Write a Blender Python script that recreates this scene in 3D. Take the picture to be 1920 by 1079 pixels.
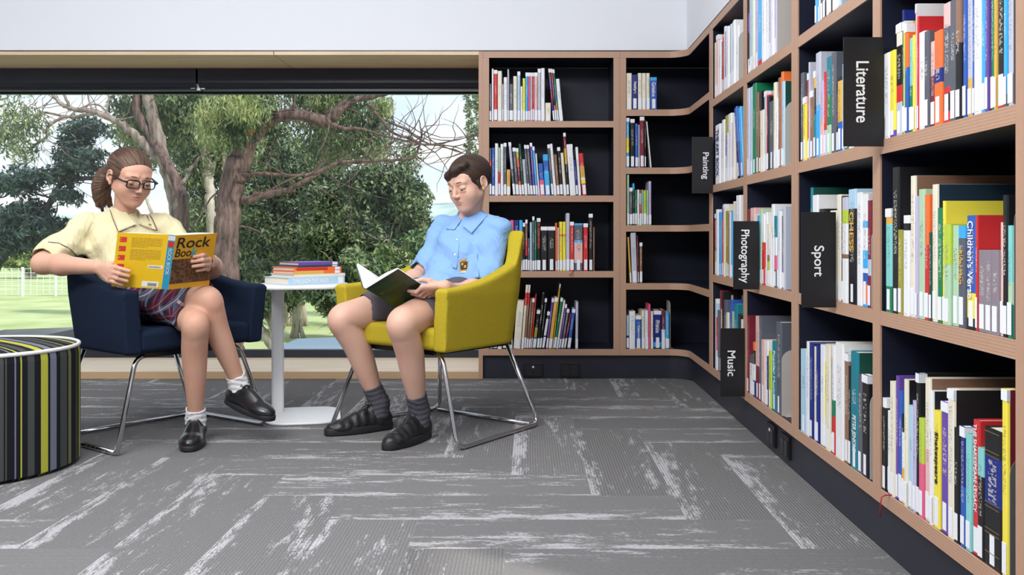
import bpy, bmesh, math, random
import numpy as np
from mathutils import Vector, Matrix
random.seed(7); rng = np.random.default_rng(11)
for o in list(bpy.data.objects): bpy.data.objects.remove(o)
SC = bpy.context.scene; COL = SC.collection
# ---------------------------------------------------------------- camera
F, FX, FY, H = 1810.0, 991.0, 440.0, 0.75       # focal length in pixels, vanishing point, eye height
cd = bpy.data.cameras.new('camera'); cam = bpy.data.objects.new('camera', cd); COL.objects.link(cam)
cam.location = (0, 0, H); cam.rotation_euler = (math.pi/2, 0, 0)
cd.sensor_width = 36; cd.lens = F/1920*36; cd.shift_x = -(FX-960)/1920; cd.shift_y = -(539.5-FY)/1920
cd.clip_end = 3000; cd.clip_start = 0.05
SC.camera = cam
SC.view_settings.view_transform = 'Standard'; SC.view_settings.look = 'None'
SC.view_settings.exposure = 0.0; SC.view_settings.gamma = 1.0; SC.view_settings.use_curve_mapping = False
SC.cycles.max_bounces = 7; SC.cycles.transparent_max_bounces = 8; SC.cycles.sample_clamp_indirect = 4
# ---------------------------------------------------------------- sky
W = bpy.data.worlds.new('sky'); SC.world = W; W.use_nodes = True
nt = W.node_tree; nt.nodes.clear()
tc = nt.nodes.new('ShaderNodeTexCoord'); sep = nt.nodes.new('ShaderNodeSeparateXYZ'); nt.links.new(tc.outputs['Generated'], sep.inputs[0])
rp = nt.nodes.new('ShaderNodeValToRGB'); nt.links.new(sep.outputs['Z'], rp.inputs[0])
rp.color_ramp.elements[0].position = 0.0; rp.color_ramp.elements[0].color = (.86, .93, 1, 1)
rp.color_ramp.elements[1].position = .5; rp.color_ramp.elements[1].color = (.52, .72, 1, 1)
e = rp.color_ramp.elements.new(.10); e.color = (.74, .86, 1, 1)
nz = nt.nodes.new('ShaderNodeTexNoise'); nz.inputs['Scale'].default_value = 7; nz.inputs['Detail'].default_value = 6
mp = nt.nodes.new('ShaderNodeMapping'); mp.inputs['Scale'].default_value = (1, 1, 3); nt.links.new(tc.outputs['Generated'], mp.inputs[0]); nt.links.new(mp.outputs[0], nz.inputs[0])
cr = nt.nodes.new('ShaderNodeValToRGB'); cr.color_ramp.elements[0].position = .42; cr.color_ramp.elements[1].position = .62; nt.links.new(nz.outputs[0], cr.inputs[0])
mx = nt.nodes.new('ShaderNodeMixRGB'); nt.links.new(cr.outputs[0], mx.inputs[0]); nt.links.new(rp.outputs[0], mx.inputs[1]); mx.inputs[2].default_value = (1, 1, 1, 1)
bg = nt.nodes.new('ShaderNodeBackground'); nt.links.new(mx.outputs[0], bg.inputs[0]); bg.inputs[1].default_value = 1.22
ow = nt.nodes.new('ShaderNodeOutputWorld'); nt.links.new(bg.outputs[0], ow.inputs[0])
# ---------------------------------------------------------------- sun, studio light and added ceiling fill
def lamp(name, typ, loc, target, energy, size=None, sy=None, col=(1, 1, 1)):
    l = bpy.data.lights.new(name, typ); l.energy = energy; l.color = col
    o = bpy.data.objects.new(name, l); COL.objects.link(o); o.location = loc
    o.rotation_euler = (Vector(target)-Vector(loc)).to_track_quat('-Z', 'Y').to_euler()
    if typ == 'AREA':
        l.shape = 'RECTANGLE'; l.size = size; l.size_y = sy or size
    else: l.angle = size
    return o
lamp('sun', 'SUN', (0, 0, 30), (-18, 13, 8), 4.2, .05, col=(1, .95, .86))
lamp('studio_light', 'AREA', (-1.7, .7, 2.72), (-.3, 4.4, .5), 104, 1.8, .8, (1, .98, .96))
lamp('ceiling_fill', 'AREA', (-1.1, 2.6, 2.86), (-1.1, 2.6, 0), 48, 2.6, 1.0, (.97, .985, 1))  # unseen panel added overhead as fill light
lamp('ceiling_fill', 'AREA', (-.6, .4, 2.86), (-.6, .4, 0), 48, 2.0, 1.2, (.97, .985, 1))  # second added fill panel, out of view
# ---------------------------------------------------------------- helpers
def P(px, py, Y): return Vector(((px-FX)*Y/F, Y, H-(py-FY)*Y/F))
def G(px, py):
    Y = H*F/(py-FY); return Vector(((px-FX)*Y/F, Y, 0))
MATS = {}
def mat(name, col, rough=.6, metal=0, spec=.5, noise=0, nscale=40, bump=0, bscale=200, build=None, **kw):
    if name in MATS: return MATS[name]
    m = bpy.data.materials.new(name); m.use_nodes = True; t = m.node_tree; b = t.nodes['Principled BSDF']
    b.inputs['Base Color'].default_value = (*col, 1); b.inputs['Roughness'].default_value = rough
    b.inputs['Metallic'].default_value = metal; b.inputs['Specular IOR Level'].default_value = spec
    for k, v in kw.items(): b.inputs[k].default_value = v
    c = t.nodes.new('ShaderNodeTexCoord')
    if noise:
        n = t.nodes.new('ShaderNodeTexNoise'); n.inputs['Scale'].default_value = nscale; n.inputs['Detail'].default_value = 4
        t.links.new(c.outputs['Object'], n.inputs[0])
        r = t.nodes.new('ShaderNodeMapRange'); r.inputs[1].default_value = .3; r.inputs[2].default_value = .7
        r.inputs[3].default_value = 1-noise; r.inputs[4].default_value = 1+noise; t.links.new(n.outputs[0], r.inputs[0])
        v = t.nodes.new('ShaderNodeVectorMath'); v.operation = 'SCALE'; v.inputs[0].default_value = col
        t.links.new(r.outputs[0], v.inputs['Scale']); t.links.new(v.outputs[0], b.inputs['Base Color'])
    if bump:
        n = t.nodes.new('ShaderNodeTexNoise'); n.inputs['Scale'].default_value = bscale; n.inputs['Detail'].default_value = 3
        t.links.new(c.outputs['Object'], n.inputs[0]); bp = t.nodes.new('ShaderNodeBump'); bp.inputs['Strength'].default_value = bump; bp.inputs['Distance'].default_value = .003
        t.links.new(n.outputs[0], bp.inputs['Height']); t.links.new(bp.outputs[0], b.inputs['Normal'])
    if build: build(t, b, c)
    MATS[name] = m; return m
def math_node(t, op, a, b=None):
    n = t.nodes.new('ShaderNodeMath'); n.operation = op
    for i, v in enumerate((a, b)):
        if v is None: continue
        if isinstance(v, (int, float)): n.inputs[i].default_value = v
        else: t.links.new(v, n.inputs[i])
    return n.outputs[0]
def link(name, me, m, parent=None):
    o = bpy.data.objects.new(name, me); COL.objects.link(o)
    for x in (m if isinstance(m, (list, tuple)) else [m]): me.materials.append(x)
    if parent: o.parent = parent
    return o
def tag(o, label=None, cat=None, group=None, kind=None):
    if label: o['label'] = label
    if cat: o['category'] = cat
    if group: o['group'] = group
    if kind: o['kind'] = kind
    return o
def empty(name, loc=(0, 0, 0), rz=0):
    o = bpy.data.objects.new(name, None); COL.objects.link(o); o.location = loc; o.rotation_euler = (0, 0, rz); o.empty_display_size = .05
    return o
class MB:
    "collects shapes into one mesh"
    def __init__(s): s.v = []; s.f = []; s.mi = []; s.sm = []
    def add(s, vs, fs, mi=0, sm=False, M=None):
        b = len(s.v)
        for p in vs: s.v.append(tuple(M @ Vector(p)) if M is not None else tuple(p))
        for f in fs: s.f.append([b+i for i in f]); s.mi.append(mi); s.sm.append(sm)
    def box(s, a, b, mi=0, M=None):
        x0, y0, z0 = a; x1, y1, z1 = b
        x0, x1 = min(x0, x1), max(x0, x1); y0, y1 = min(y0, y1), max(y0, y1); z0, z1 = min(z0, z1), max(z0, z1)
        s.add([(x0,y0,z0),(x1,y0,z0),(x1,y1,z0),(x0,y1,z0),(x0,y0,z1),(x1,y0,z1),(x1,y1,z1),(x0,y1,z1)],
              [(0,3,2,1),(4,5,6,7),(0,1,5,4),(1,2,6,5),(2,3,7,6),(3,0,4,7)], mi, False, M)
    def prism(s, poly, z0, z1, mi=0, M=None, mside=None, sm=False):
        n = len(poly); vs = [(x, y, z0) for x, y in poly]+[(x, y, z1) for x, y in poly]
        s.add(vs, [list(range(n))[::-1], list(range(n, 2*n))], mi, False, M)
        b = len(s.v)-2*n
        for i in range(n):
            j = (i+1) % n; s.f.append([b+i, b+j, b+n+j, b+n+i]); s.mi.append(mi if mside is None else mside[i]); s.sm.append(sm)
    def tube(s, pts, r, n=10, closed=False, mi=0, cap=True, flat=None):
        pts = [Vector(p) for p in pts]; N = len(pts)
        rs = r if isinstance(r, (list, tuple)) else [r]*N
        T = []
        for i in range(N):
            a = pts[(i-1) % N] if (closed or i > 0) else pts[i]; c = pts[(i+1) % N] if (closed or i < N-1) else pts[i]
            T.append((c-a).normalized())
        u = T[0].orthogonal().normalized(); base = len(s.v)
        for i in range(N):
            u = (u-T[i]*u.dot(T[i])).normalized(); w = T[i].cross(u)
            for k in range(n):
                an = 2*math.pi*k/n; q = pts[i]+(u*math.cos(an)+w*math.sin(an))*rs[i]
                s.v.append(tuple(q))
        M = N if closed else N-1
        for i in range(M):
            for k in range(n):
                a = base+i*n+k; b2 = base+i*n+(k+1) % n; j = (i+1) % N
                s.f.append([a, b2, base+j*n+(k+1) % n, base+j*n+k]); s.mi.append(mi); s.sm.append(True)
        if cap and not closed:
            s.f.append([base+k for k in range(n)][::-1]); s.mi.append(mi); s.sm.append(False)
            s.f.append([base+(N-1)*n+k for k in range(n)]); s.mi.append(mi); s.sm.append(False)
    def ball(s, c, r, R=None, nu=16, nv=10, mi=0):
        vs = []; fs = []
        for j in range(nv+1):
            th = math.pi*j/nv
            for i in range(nu):
                ph = 2*math.pi*i/nu; q = Vector((math.sin(th)*math.cos(ph)*r[0], math.sin(th)*math.sin(ph)*r[1], math.cos(th)*r[2]))
                if R is not None: q = R @ q
                vs.append(tuple(q+Vector(c)))
        for j in range(nv):
            for i in range(nu): fs.append([j*nu+i, (j+1)*nu+i, (j+1)*nu+(i+1) % nu, j*nu+(i+1) % nu])
        s.add(vs, fs, mi, True)
    def build(s, name, m, parent=None, bevel=0, smooth=False):
        me = bpy.data.meshes.new(name); me.from_pydata(s.v, [], s.f); o = link(name, me, m, parent)
        me.polygons.foreach_set('material_index', s.mi); me.polygons.foreach_set('use_smooth', [True]*len(s.f) if smooth else s.sm)
        if bevel:
            b = o.modifiers.new('bevel', 'BEVEL'); b.width = bevel; b.segments = 2; b.limit_method = 'ANGLE'; b.angle_limit = .7
        me.update(); return o
def fillet(pts, r, n=6):
    pts = [Vector(p) for p in pts]; out = [pts[0]]
    for i in range(1, len(pts)-1):
        a, b, c = pts[i-1], pts[i], pts[i+1]; d1 = (a-b); d2 = (c-b); q = min(r, d1.length*.48, d2.length*.48)
        p1 = b+d1.normalized()*q; p2 = b+d2.normalized()*q
        for k in range(n+1):
            t = k/n; out.append(p1*(1-t)**2+b*2*t*(1-t)+p2*t*t)
    out.append(pts[-1]); return out
def rrect(w, h, r, n=6, cx=0, cy=0):
    out = []
    for qx, qy, a0 in ((1, 1, 0), (-1, 1, 90), (-1, -1, 180), (1, -1, 270)):
        for k in range(n+1):
            a = math.radians(a0+90*k/n); out.append((cx+qx*(w/2-r)+r*math.cos(a), cy+qy*(h/2-r)+r*math.sin(a)))
    return out
def text(name, s, M, w, h, m, parent=None, depth=.0004, bold=0.0):
    "lettering that fills a w x h box; M places its lower left corner, x along the line, z out of the surface"
    c = bpy.data.curves.new(name, 'FONT'); c.body = s; c.extrude = .01; c.offset = bold
    t = bpy.data.objects.new(name, c); COL.objects.link(t)
    bpy.context.view_layer.update()
    me = bpy.data.meshes.new_from_object(t.evaluated_get(bpy.context.evaluated_depsgraph_get())); bpy.data.objects.remove(t); bpy.data.curves.remove(c)
    n = len(me.vertices); co = np.empty(n*3); me.vertices.foreach_get('co', co); co = co.reshape(-1, 3)
    lo = co.min(0); hi = co.max(0); co = (co-lo)/(hi-lo+1e-9)*np.array([w, h, depth])
    Mn = np.array(M); co = co@Mn[:3, :3].T+Mn[:3, 3]; me.vertices.foreach_set('co', co.ravel()); me.update()
    me.materials.clear(); me.name = name
    return link(name, me, m, parent)
def frame(o, x, y):
    x = Vector(x).normalized(); y = Vector(y); y = (y-x*y.dot(x)).normalized(); z = x.cross(y)
    M = Matrix.Identity(4)
    for i in range(3): M[i][0], M[i][1], M[i][2], M[i][3] = x[i], y[i], z[i], o[i]
    return M
def np_mesh(name, co, quads, m, parent=None, smooth=True):
    me = bpy.data.meshes.new(name); nv = len(co); nf = len(quads); k = quads.shape[1]
    me.vertices.add(nv); me.vertices.foreach_set('co', np.ascontiguousarray(co, dtype=np.float32).ravel())
    me.loops.add(nf*k); me.loops.foreach_set('vertex_index', quads.ravel().astype(np.int32))
    me.polygons.add(nf); me.polygons.foreach_set('loop_start', np.arange(0, nf*k, k, dtype=np.int32)); me.polygons.foreach_set('loop_total', np.full(nf, k, dtype=np.int32))
    me.polygons.foreach_set('use_smooth', np.full(nf, smooth)); me.update(calc_edges=True); me.validate()
    return link(name, me, m, parent)
# ---------------------------------------------------------------- solid modelling on a grid (bodies, clothes, upholstery)
class Field:
    def __init__(s, lo, hi, h):
        s.lo = np.array(lo, float); s.h = h; s.n = np.ceil((np.array(hi)-s.lo)/h).astype(int)+1
        s.D = np.full(s.n, 1.0, dtype=np.float32)
    def loc(s, lo, hi):
        a = np.clip(np.floor((lo-s.lo)/s.h).astype(int), 0, s.n); b = np.clip(np.ceil((hi-s.lo)/s.h).astype(int)+1, 0, s.n)
        sl = tuple(slice(a[i], b[i]) for i in range(3))
        g = [s.lo[i]+np.arange(a[i], b[i])*s.h for i in range(3)]
        return sl, (g[0][:, None, None], g[1][None, :, None], g[2][None, None, :]), bool((b > a).all())
    def apply(s, fn, lo, hi, k, op='add'):
        m = k+3*s.h
        if op == 'int': sl, g, ok = s.loc(s.lo, s.lo+s.n*s.h)
        else: sl, g, ok = s.loc(np.array(lo)-m, np.array(hi)+m)
        if not ok: return
        d = fn(*g).astype(np.float32); D = s.D[sl]
        if op == 'add':
            hh = np.clip(.5+.5*(D-d)/k, 0, 1); s.D[sl] = D*(1-hh)+d*hh-k*hh*(1-hh)
        else:
            if op == 'sub': d = -d
            hh = np.clip(.5-.5*(D-d)/k, 0, 1); s.D[sl] = D*(1-hh)+d*hh+k*hh*(1-hh)
    def cap(s, a, b, ra, rb=None, k=.012, op='add', flat=None):
        a = np.array(a, float); b = np.array(b, float); rb = ra if rb is None else rb; ab = b-a; L = max(ab@ab, 1e-9)
        r = max(ra, rb)
        def fn(X, Y, Z):
            px, py, pz = X-a[0], Y-a[1], Z-a[2]; t = np.clip((px*ab[0]+py*ab[1]+pz*ab[2])/L, 0, 1)
            qx, qy, qz = px-t*ab[0], py-t*ab[1], pz-t*ab[2]
            d2 = qx*qx+qy*qy+qz*qz
            if flat is not None:
                n, sc = flat; c = qx*n[0]+qy*n[1]+qz*n[2]; d2 = d2+c*c*(sc*sc-1)
            return np.sqrt(d2)-(ra+(rb-ra)*t)
        s.apply(fn, np.minimum(a, b)-r, np.maximum(a, b)+r, k, op)
    def chain(s, pts, rs, k=.012, op='add', flat=None):
        for i in range(len(pts)-1): s.cap(pts[i], pts[i+1], rs[i], rs[i+1], k, op, flat)
    def spline(s, pts, rs, k=.012, sub=6, op='add'):
        "one smooth tapering limb through the points (no bulge at the joints)"
        pts = [np.array(p, float) for p in pts]; Q = []; R_ = []; n = len(pts)
        for i in range(n-1):
            p0, p1, p2, p3 = pts[max(i-1, 0)], pts[i], pts[i+1], pts[min(i+2, n-1)]; r0, r1, r2, r3 = rs[max(i-1, 0)], rs[i], rs[i+1], rs[min(i+2, n-1)]
            for j in range(sub):
                t = j/sub; h = lambda a, b, c, d: .5*((2*b)+(-a+c)*t+(2*a-5*b+4*c-d)*t*t+(-a+3*b-3*c+d)*t**3
                ); Q.append(h(p0, p1, p2, p3)); R_.append(h(r0, r1, r2, r3))
        Q.append(pts[-1]); R_.append(rs[-1]); Q = np.array(Q); R_ = np.array(R_); m = R_.max()
        def fn(X, Y, Z):
            out = None
            for a, b, ra, rb in zip(Q[:-1], Q[1:], R_[:-1], R_[1:]):
                ab = b-a; L = max(ab@ab, 1e-9); px, py, pz = X-a[0], Y-a[1], Z-a[2]; t = np.clip((px*ab[0]+py*ab[1]+pz*ab[2])/L, 0, 1)
                qx, qy, qz = px-t*ab[0], py-t*ab[1], pz-t*ab[2]; d = np.sqrt(qx*qx+qy*qy+qz*qz)-(ra+(rb-ra)*t); out = d if out is None else np.minimum(out, d)
            return out
        s.apply(fn, Q.min(0)-m, Q.max(0)+m, k, op)
    def ell(s, c, r, R=None, k=.012, op='add', cut=None):
        c = np.array(c, float); r = np.array(r, float); R = np.eye(3) if R is None else np.array(R); m = r.max()
        def fn(X, Y, Z):
            p = (X-c[0], Y-c[1], Z-c[2]); q = [(p[0]*R[i][0]+p[1]*R[i][1]+p[2]*R[i][2]) for i in range(3)]
            k0 = np.sqrt(sum((q[i]/r[i])**2 for i in range(3))); k1 = np.sqrt(sum((q[i]/r[i]**2)**2 for i in range(3)))+1e-9
            d = k0*(k0-1)/k1
            if cut is not None: d = np.maximum(d, cut[0]*(q[2]-cut[1]))
            return d
        s.apply(fn, c-m, c+m, k, op)
    def plane(s, o, n, k=.004):
        "keep the side the normal points away from"
        o = np.array(o, float); n = np.array(n, float); n = n/np.linalg.norm(n)
        s.apply(lambda X, Y, Z: (X-o[0])*n[0]+(Y-o[1])*n[1]+(Z-o[2])*n[2], o, o, k, 'int')
    def disp(s, fn):
        idx = np.argwhere(np.abs(s.D) < .03); p = s.lo+idx*s.h
        s.D[tuple(idx.T)] += fn(p[:, 0], p[:, 1], p[:, 2]).astype(np.float32)
    def mesh(s, name, m, parent=None, local=None, rel=True):
        co, q = s.nets()
        if local is not None: co = co-np.array(local)
        return np_mesh(name, co, q, m, parent)
    def nets(s):
        D = s.D; S = D < 0
        c = np.zeros(tuple(np.array(D.shape)-1), dtype=np.uint8)
        offs = [(i, j, k) for i in (0, 1) for j in (0, 1) for k in (0, 1)]
        nx, ny, nz = D.shape
        for i, j, k in offs: c += S[i:nx-1+i, j:ny-1+j, k:nz-1+k]
        act = (c > 0) & (c < 8); idx = np.argwhere(act); N = len(idx)
        val = [D[idx[:, 0]+i, idx[:, 1]+j, idx[:, 2]+k] for i, j, k in offs]
        acc = np.zeros((N, 3)); cnt = np.zeros(N)
        for a in range(8):
            for b in range(a+1, 8):
                oa, ob = np.array(offs[a]), np.array(offs[b])
                if np.abs(oa-ob).sum() != 1: continue
                m = (val[a] < 0) != (val[b] < 0); t = val[a][m]/(val[a][m]-val[b][m])
                acc[m] += oa+(ob-oa)*t[:, None]; cnt[m] += 1
        co = s.lo+(idx+acc/cnt[:, None])*s.h
        mp = np.full(act.shape, -1, dtype=np.int32); mp[tuple(idx.T)] = np.arange(N)
        qs = []
        for ax in range(3):
            o1, o2 = [(1, 2), (2, 0), (0, 1)][ax]
            sl0 = [slice(None)]*3; sl1 = [slice(None)]*3; sl0[ax] = slice(0, -1); sl1[ax] = slice(1, None)
            A = S[tuple(sl0)]; B = S[tuple(sl1)]; e = np.argwhere(A != B)
            e = e[(e[:, o1] > 0) & (e[:, o2] > 0) & (e[:, o1] < act.shape[o1]) & (e[:, o2] < act.shape[o2])]
            up = A[tuple(e.T)]
            d1 = np.zeros(3, int); d1[o1] = 1; d2 = np.zeros(3, int); d2[o2] = 1
            c00 = mp[tuple((e-d1-d2).T)]; c10 = mp[tuple((e-d2).T)]; c11 = mp[tuple(e.T)]; c01 = mp[tuple((e-d1).T)]
            q = np.stack([c00, c10, c11, c01], 1); q[~up] = q[~up][:, ::-1]; qs.append(q)
        q = np.concatenate(qs); q = q[(q >= 0).all(1)]
        return co, q
def adopt(o, root):
    o.parent = root; o.matrix_parent_inverse = (Matrix.Translation(root.location) @ root.rotation_euler.to_matrix().to_4x4()).inverted(); return o
# ================================================================ materials of the room
white = mat('painted_white', (.765, .785, .835), .75)
def ply_lines(t, b, c):
    w = t.nodes.new('ShaderNodeTexNoise'); w.inputs['Scale'].default_value = 3; w.inputs['Detail'].default_value = 6
    m = t.nodes.new('ShaderNodeMapping'); m.inputs['Scale'].default_value = (1, 12, 12)
    t.links.new(c.outputs['Object'], m.inputs[0]); t.links.new(m.outputs[0], w.inputs[0])
    r = t.nodes.new('ShaderNodeValToRGB'); r.color_ramp.elements[0].position = .3; r.color_ramp.elements[1].position = .75
    bc = b.inputs['Base Color'].default_value; r.color_ramp.elements[0].color = (bc[0]*.86, bc[1]*.82, bc[2]*.76, 1); r.color_ramp.elements[1].color = (bc[0]*1.08, bc[1]*1.08, bc[2]*1.08, 1)
    t.links.new(w.outputs[0], r.inputs[0]); t.links.new(r.outputs[0], b.inputs['Base Color'])
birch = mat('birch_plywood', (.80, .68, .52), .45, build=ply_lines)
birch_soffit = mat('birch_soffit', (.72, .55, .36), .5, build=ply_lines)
def lam(axis):
    def f(t, b, c):
        s = t.nodes.new('ShaderNodeSeparateXYZ'); t.links.new(c.outputs['Object'], s.inputs[0])
        q = math_node(t, 'MULTIPLY', s.outputs[axis], 2*math.pi/.0062); q = math_node(t, 'SINE', q)
        n = t.nodes.new('ShaderNodeTexNoise'); n.inputs['Scale'].default_value = 60; t.links.new(c.outputs['Object'], n.inputs[0])
        q = math_node(t, 'ADD', q, n.outputs[0])
        r = t.nodes.new('ShaderNodeMapRange'); r.inputs[1].default_value = -.6; r.inputs[2].default_value = 1.5; r.inputs[3].default_value = .84; r.inputs[4].default_value = 1.08
        t.links.new(q, r.inputs[0]); v = t.nodes.new('ShaderNodeVectorMath'); v.operation = 'SCALE'; v.inputs[0].default_value = b.inputs['Base Color'].default_value[:3]
        t.links.new(r.outputs[0], v.inputs['Scale']); t.links.new(v.outputs[0], b.inputs['Base Color'])
    return f
edgeZ = mat('plywood_edge_horizontal', (.47, .285, .195), .5, build=lam('Z'))
edgeX = mat('plywood_edge_upright', (.47, .285, .195), .5, build=lam('X'))
edgeY = mat('plywood_edge_upright_side', (.47, .285, .195), .5, build=lam('Y'))
edge_l = mat('plywood_edge_light', (.55, .37, .21), .5, build=lam('Z'))
navy = mat('dark_laminate', (.0115, .014, .030), .42, spec=.3)
plinth_m = mat('plinth_laminate', (.022, .023, .036), .4, spec=.4)
black = mat('black_plastic', (.008, .008, .010), .4)
blackframe = mat('black_aluminium', (.012, .016, .03), .35)
chrome = mat('chrome', (.62, .62, .64), .12, metal=1)
chrome_dot = mat('polished_steel', (.75, .75, .77), .25, metal=1)
# ================================================================ floor: carpet planks laid herringbone
PW, NP = .235, 4
me = bpy.data.meshes.new('floor'); vs = []; fs = []; uv = []; rnd = []
X0, X1, Y0, Y1 = -3.9, 1.25, -2.6, 5.05
ox, oy = .181, 2.537
R2 = random.Random(3)
seen = set()
for i in range(int(X0/PW)-6, int(X1/PW)+6):
    for j in range(int((oy-Y1)/PW)-6, int((oy-Y0)/PW)+6):
        m = (i-j+2) % (2*NP)
        if m == 0: a = (i*PW, -(j+1)*PW, (i+NP)*PW, -j*PW, 0)
        elif m == 2*NP-1: a = (i*PW, -(j+NP)*PW, (i+1)*PW, -j*PW, 1)
        else: continue
        x0, y0, x1, y1 = max(a[0]+ox, X0), max(a[1]+oy, Y0), min(a[2]+ox, X1), min(a[3]+oy, Y1)
        if x1 <= x0 or y1 <= y0: continue
        b = len(vs); vs += [(x0, y0, 0), (x1, y0, 0), (x1, y1, 0), (x0, y1, 0)]; fs.append((b, b+1, b+2, b+3))
        ru, rv = R2.random()*40, R2.randrange(60)*3
        for p in vs[b:]:
            u, v = (p[0]-a[0]-ox, p[1]-a[1]-oy) if a[4] == 0 else (p[1]-a[1]-oy, p[0]-a[0]-ox)
            uv.append((u+ru, v+rv))
        rnd.append(R2.random())
me.from_pydata(vs, [], fs); ul = me.uv_layers.new(name='UVMap'); ul.data.foreach_set('uv', [c for p in uv for c in p])
at_ = me.attributes.new('plank', 'FLOAT', 'FACE'); at_.data.foreach_set('value', rnd)
def carpet(t, b, c):
    u = t.nodes.new('ShaderNodeUVMap'); s = t.nodes.new('ShaderNodeSeparateXYZ'); t.links.new(u.outputs[0], s.inputs[0])
    a = t.nodes.new('ShaderNodeAttribute'); a.attribute_name = 'plank'
    rib = math_node(t, 'SINE', math_node(t, 'MULTIPLY', s.outputs['Y'], 2*math.pi/.0088))
    mp = t.nodes.new('ShaderNodeMapping'); mp.inputs['Scale'].default_value = (8, 38, 1); t.links.new(u.outputs[0], mp.inputs[0])
    n = t.nodes.new('ShaderNodeTexNoise'); n.inputs['Scale'].default_value = 1; n.inputs['Detail'].default_value = 5; n.inputs['Roughness'].default_value = .72; t.links.new(mp.outputs[0], n.inputs[0])
    mp2 = t.nodes.new('ShaderNodeMapping'); mp2.inputs['Scale'].default_value = (1.6, 8, 1); t.links.new(u.outputs[0], mp2.inputs[0])
    n2 = t.nodes.new('ShaderNodeTexNoise'); n2.inputs['Scale'].default_value = 1; n2.inputs['Detail'].default_value = 2; t.links.new(mp2.outputs[0], n2.inputs[0])
    mp3 = t.nodes.new('ShaderNodeMapping'); mp3.inputs['Scale'].default_value = (90, 260, 1); t.links.new(u.outputs[0], mp3.inputs[0])
    n3 = t.nodes.new('ShaderNodeTexNoise'); n3.inputs['Scale'].default_value = 1; n3.inputs['Detail'].default_value = 3; t.links.new(mp3.outputs[0], n3.inputs[0])
    # worn pale streaks gather along the long edges of a plank
    v = math_node(t, 'MODULO', s.outputs['Y'], 3.0); e = math_node(t, 'MAXIMUM', math_node(t, 'SUBTRACT', .205, math_node(t, 'MULTIPLY', v, 3.2)), math_node(t, 'MULTIPLY', v, .18))
    q = math_node(t, 'ADD', math_node(t, 'ADD', math_node(t, 'MULTIPLY', n.outputs[0], 1.0), math_node(t, 'MULTIPLY', n2.outputs[0], .7)), e)
    q = math_node(t, 'ADD', q, math_node(t, 'MULTIPLY', n3.outputs[0], .34))
    q = math_node(t, 'ADD', q, math_node(t, 'MULTIPLY', a.outputs['Fac'], .05))
    r = t.nodes.new('ShaderNodeMapRange'); r.inputs[1].default_value = 1.17; r.inputs[2].default_value = 1.275; t.links.new(q, r.inputs[0])
    k = math_node(t, 'MULTIPLY', r.outputs[0], math_node(t, 'ADD', .62, math_node(t, 'MULTIPLY', n3.outputs[0], .6)))
    m = t.nodes.new('ShaderNodeMixRGB'); t.links.new(k, m.inputs[0]); m.inputs[1].default_value = (.172, .168, .170, 1); m.inputs[2].default_value = (.42, .42, .44, 1)
    g = math_node(t, 'ADD', math_node(t, 'MULTIPLY', rib, .10), math_node(t, 'ADD', .82, math_node(t, 'MULTIPLY', a.outputs['Fac'], .22)))
    g = math_node(t, 'MULTIPLY', g, math_node(t, 'ADD', .72, math_node(t, 'MULTIPLY', n3.outputs[0], .56)))
    w = t.nodes.new('ShaderNodeVectorMath'); w.operation = 'SCALE'; t.links.new(m.outputs[0], w.inputs[0]); t.links.new(g, w.inputs['Scale'])
    t.links.new(w.outputs[0], b.inputs['Base Color'])
    bp = t.nodes.new('ShaderNodeBump'); bp.inputs['Strength'].default_value = .35; bp.inputs['Distance'].default_value = .002
    t.links.new(math_node(t, 'ADD', rib, n3.outputs[0]), bp.inputs['Height']); t.links.new(bp.outputs[0], b.inputs['Normal'])
fl = link('floor', me, mat('carpet_planks', (.1, .1, .1), .95, spec=.15, build=carpet)); tag(fl, kind='structure')
# ================================================================ walls
def st(name, a, b, m):
    x = MB(); x.box(a, b); return tag(x.build(name, m), kind='structure')
XR = .82                                                    # front of the shelves on the right wall
ZT = 1.699                                                  # top of every bookcase
st('wall_back', (-3.9, 5.0, 1.705), (XR+.34, 5.62, 2.95), white)
st('wall_right', (XR, -2.6, 1.705), (XR+.36, 5.0, 2.95), white)
st('wall_left', (-4.0, -2.6, 0), (-3.9, 5.62, 2.95), white)
st('wall_front', (-4.0, -2.7, 0), (1.3, -2.6, 2.95), white)
st('ceiling', (-4.0, -2.7, 2.95), (1.3, 5.62, 3.05), white)
st('shadow_strip_1', (-3.9, 5.004, 1.6995), (XR+.34, 5.4, 1.7045), black)  # black strip standing in for the shadow line above the bookcases
# ================================================================ the long box window
YB, YF = 5.60, 5.0; XW = -.2585
w = MB()                                                    # plywood lining: sill in two boards, soffit in two boards, right end
win = empty('window_1', (-2.0, 5.0, 0)); tag(win, kind='structure')
def wp(name, boxes, m, bevel=0):
    b = MB()
    for q in boxes: b.box(*q)
    return adopt(b.build(name, m, bevel=bevel), win)
for x0, x1 in ((-3.9, -2.435), (-2.431, XW)):
    wp('window_sill', [((x0, YF, .0375), (x1, YB, .0415))], birch)
    wp('sill_edge', [((x0, YF, .0015), (x1, YF+.02, .0375))], edge_l)
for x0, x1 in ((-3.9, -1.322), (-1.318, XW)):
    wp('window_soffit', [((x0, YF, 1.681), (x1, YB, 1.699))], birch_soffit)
wp('window_end', [((XW, YF, .0015), (XW+.0215, YB, 1.699))], edgeX)
wp('window_frame', [((-3.9, YB-.05, .0425), (XW, YB, .085)), ((-3.9, YB-.04, 1.56), (XW, YB, 1.68)), ((-3.9, YB-.04, .085), (-3.85, YB, 1.56))], blackframe)
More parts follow.
